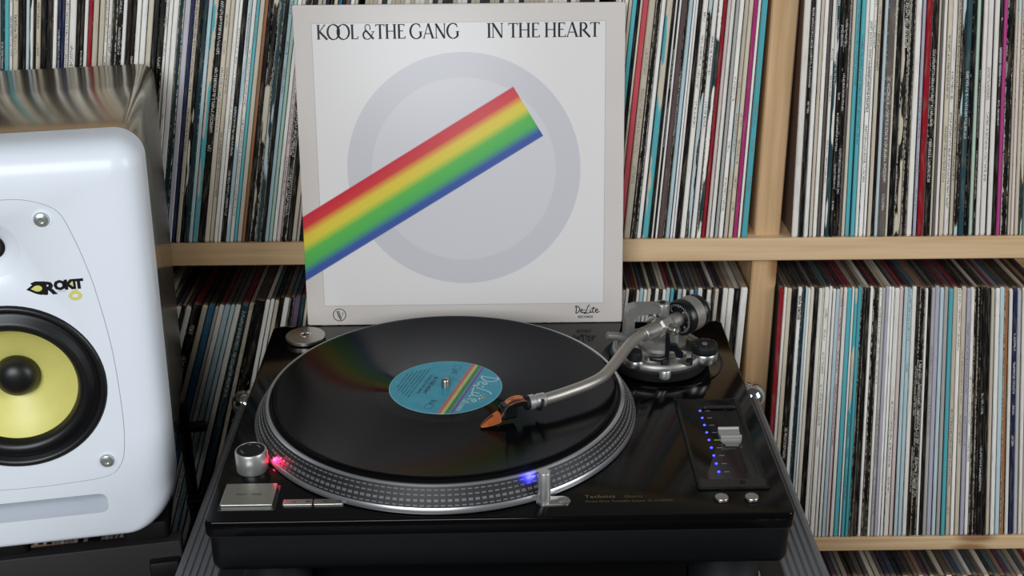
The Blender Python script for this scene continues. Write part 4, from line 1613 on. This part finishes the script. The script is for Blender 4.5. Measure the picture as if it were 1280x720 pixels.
# woofer: surround, cone, dust cap
b = MB(K)
b.lathe([(WR + 1.2, 0.8), (WR + 0.6, -1.6), (WR - 2, -2.8), (WR - 4.5, -1.4), (WR - 6.5, 2.0), (WR - 9, 1.6), (WR - 13, -3.0), (WR - 17, -3.8), (WR - 21, -1.2), (WR - 23, 4.0), (WR - 24, 9), (WR + 1.2, 12)], 96, (WX, 0, 154), (0, 1, 0), close=True)
b.build('woofer_surround', M['spk_black'], spk, smooth=60)
b = MB(K)
b.lathe([(WR - 22.5, 5.0), (WR - 26, 8), (40, 13.5), (32, 17.5), (22, 23.0), (16, 26), (16, 29), (WR - 22.5, 14)], 96, (WX, 0, 154), (0, 1, 0), close=True)
b.build('woofer_cone', M['spk_yellow'], spk, smooth=60)
b = MB(K)
b.lathe([(0.1, 7.0), (6, 7.5), (11, 9.4), (15, 12.6), (17.6, 17), (18.6, 22), (17, 25)], 64, (WX, 0, 155.5), (0, 1, 0))
b.build('dust_cap', M['spk_black'], spk, smooth=60)
# tweeter
b = MB(K)
b.lathe([(10.4, 9.5), (9.6, 9.0), (9.0, 10.4), (8.2, 9.2), (6, 6.6), (3, 5.2), (0.1, 4.8)], 48, (-2, 0, 278), (0, 1, 0))
b.build('tweeter_dome', M['spk_black'], spk, smooth=60)
# port inner wall
b = MB(K)
b.box(-59.5, 59.5, 45, 48, 23, 43)
b.build('port_wall', M['spk_port'], spk)
# seam outline of the inner panel
half = [(12.8, 320.8), (30, 319.6), (47.1, 313.6), (57, 304.8), (64.5, 283.5), (70.3, 261), (75.3, 235), (81.2, 184), (82.4, 126), (80.2, 90), (74.5, 70.0), (60.5, 59.6), (21.3, 56.4), (0, 56)]
right = spline([(x, -0.02, z) for x, z in half], 6)
left = [Vector((-p.x, p.y, p.z)) for p in right[::-1]]
b = MB(K)
b.tube(right + left[1:] + [Vector((half[0][0], -0.02, half[0][1]))], 0.26, 6)
b.build('panel_seam', M['spk_seam'], spk)
for sx_s, zz in ((41.8, 302), (-41.8, 302), (63.8, 75.5), (-63.8, 75.5)):
    b = MB(K)
    b.lathe([(8.2, 0.2), (8.0, -0.5), (6.4, -0.7), (6.2, 0.2)], 32, (sx_s, 0, zz), (0, 1, 0), close=True)
    wsh = b.build('screw_washer', M['spk_white'], spk, smooth=40)
    b = MB(K)
    b.lathe([(6.2, 0.1), (6.2, -0.6), (5.4, -2.2), (3.0, -3.2), (2.4, -3.2), (2.2, -1.8), (0.1, -1.8)], 32, (sx_s, 0, zz), (0, 1, 0))
    b.build('screw', M['screw_zinc'], wsh, smooth=40)


def on_spk(mb_, x, z, lift=0.18, rot=0.0):
    c2, s2 = math.cos(rot), math.sin(rot)
    mb_.xform(lambda p: Vector((x + p.x * c2 - p.y * s2, -lift - p.z, z + p.x * s2 + p.y * c2)))
    mb_.k = K
    return mb_


# badge: flame-like drop, R reaching below the line, OKIT
t = text_mb('R', 10.6, 0.75, 1.0)
on_spk(t.xform(lambda p: Vector((p.x * 1.1, p.y, 0.0))), 33.6, 237.2)
t.build('badge_lettering', M['ink'], spk)
t = text_mb('OKIT', 7.8, 0.75, 0.82)
on_spk(t, 43.0, 240.4, 0.19)
t.build('badge_lettering', M['ink'], spk)
b = MB()
drop = [(21.0, 242.4), (26, 246.0), (25.0, 247.8), (29, 249.2), (36.5, 248.6), (36.5, 237.4), (32, 236.8), (28, 238.2)]
b.prism([(x, z) for x, z in drop], 0, 0.05)
on_spk(b, 0, 0, 0.16)
b.build('badge_flame', M['ink'], spk)
b = MB()
dp = [(24.6, 242.7)] + [(30.0 + 3.6 * math.cos(math.radians(a)), 242.8 + 2.7 * math.sin(math.radians(a))) for a in range(125, -126, -20)]
b.prism(dp, 0, 0.04)
on_spk(b, 0, 0, 0.24)
b.build('badge_flame_core', M['logo_yellow'], spk)
b = MB()
b.prism([(56.0, 244.4), (58.2, 247.2), (58.2, 241.8)], 0, 0.03)
on_spk(b, 0, 0, 0.24)
b.build('badge_notch', M['logo_yellow'], spk)
b = MB()
b.strip(arc(0, 0, 3.9, 3.0, 150, 510, 26), 2.8, 0)
b.strip([(-3.3, 1.2), (-1.6, 4.2), (2.4, 5.0)], [1.8, 1.7, 1.3], 0.01)
on_spk(b, 58.6, 233.8)
b.build('badge_six', M['logo_yellow'], spk)
t = text_mb('POWERED', 1.1, 0.0, 1.0)
on_spk(t, 44.5, 238.2)
t.build('badge_lettering', M['spk_seam'], spk)

# ------------------------------------------------------------------ dark cabinet, speaker stand
GX0, GX1, GY0, GY1, GZ = -860.0, -284.0, -200.0, 232.0, -299.5
gc = empty('low_cabinet', ((GX0 + GX1) * 0.0005, (GY0 + GY1) * 0.0005, 0))
tag(gc, 'low dark grey cabinet under the loudspeaker stand', 'cabinet')
go = ((GX0 + GX1) / 2, (GY0 + GY1) / 2, -ZT * 1000)
b = MB()
rplate(b, GX1 - GX0, GY1 - GY0, 3, GZ - 22, GZ, 1.2, (GX0 + GX1) / 2, (GY0 + GY1) / 2, 3)
b.build('top', M['cab_grey'], gc, go)
b = MB()
rplate(b, GX1 - GX0 - 16, GY1 - GY0 - 16, 3, -ZT * 1000 + 0.5, GZ - 22, 1.0, (GX0 + GX1) / 2, (GY0 + GY1) / 2, 3)
b.build('body', M['cab_grey'], gc, go)
for q in range(2):
    xm = (GX0 + GX1) / 2
    b = MB()
    rplate(b, (GX1 - GX0) / 2 - 22, GZ - 30 + ZT * 1000 - 30, 2, -9, 9, 1.0, 0, 0, 2)
    b.xform(lambda p: Vector((xm + (q * 2 - 1) * (GX1 - GX0) / 4 + p.x, GY0 + p.z + 6, (GZ - ZT * 1000) / 2 - 10 + p.y)))
    dr = b.build('door', M['cab_grey'], gc, go)
    b = MB()
    b.cyl((xm + (q * 2 - 1) * 26, GY0 - 22, GZ - 190), (xm + (q * 2 - 1) * 26, GY0 - 22, GZ - 90), 5, 14, bev=1)
    for zz in (-180, -100):
        b.cyl((xm + (q * 2 - 1) * 26, GY0 - 22, GZ + zz), (xm + (q * 2 - 1) * 26, GY0 - 2, GZ + zz), 3.5, 10)
    b.build('handle', M['stand_black'], dr, go)

sb_z = spk_base.z + HB * K
std = empty('speaker_stand', (-0.400, 0.075, ZT + (GZ + 0.2) * 0.001), (0, 0, SP_YAW))
tag(std, 'black metal speaker stand holding up the white loudspeaker', 'speaker stand')
top = sb_z - GZ - 0.4           # local height of the speaker's underside
b = MB()
rplate(b, 150, 150, 6, top - 9, top - 0.2, 1, -4, 20, 4)
b.build('top_plate', M['stand_black'], std, smooth=40)
for sx in (-1, 1):
    b = MB()
    rplate(b, 40, 62, 5, top - 19, top - 0.2, 1.5, sx * 60 + 4, -98, 4)
    b.build('support_pad', M['rubber'], std, smooth=40)
    b = MB()
    b.box(sx * 58 - 8, sx * 58 + 12, -80, 0, top - 17, top - 9)
    b.build('pad_arm', M['stand_black'], std)
b = MB()
rplate(b, 210, 40, 4, top - 33, top - 8.8, 1.5, -110, 40, 3)
b.build('cross_arm', M['stand_black'], std, smooth=40)
b = MB()
b.cyl((-215, 40, 7), (-215, 40, top - 20), 19, 28)
b.build('pole', M['stand_black'], std, smooth=40)
b = MB()
rplate(b, 150, 200, 8, 0, 8, 1.2, -215, 40, 4)
b.build('foot_plate', M['stand_black'], std, smooth=40)
b = MB()
rplate(b, 312, 16, 2, 0.2, top - 17.5, 1.0, -62, -128, 3)
fp = b.build('front_panel', M['panel_grey'], std, smooth=40)  # guessed dark panel, added to keep front light off the lower records
b = MB()
rplate(b, 26, 10, 2, top - 52, top - 33, 1.0, 78, -140, 3)
b.build('cable_clip', M['stand_black'], fp, smooth=40)
b = MB()
b.cyl((86, 100, 8), (86, 100, top - 6), 6.0, 16)
rod = b.build('side_rod', M['stand_black'], std, smooth=40)
b = MB()
b.cyl((86, 100, 0), (86, 100, 9), 16, 20, 12)
b.build('rod_foot', M['stand_black'], rod, smooth=40)
for zz in (88, 178):
    b = MB()
    rplate(b, 30, 12, 3, zz - 4, zz + 4, 1.5, 94, 98, 3)
    b.build('rod_clamp', M['stand_black'], rod, smooth=40)
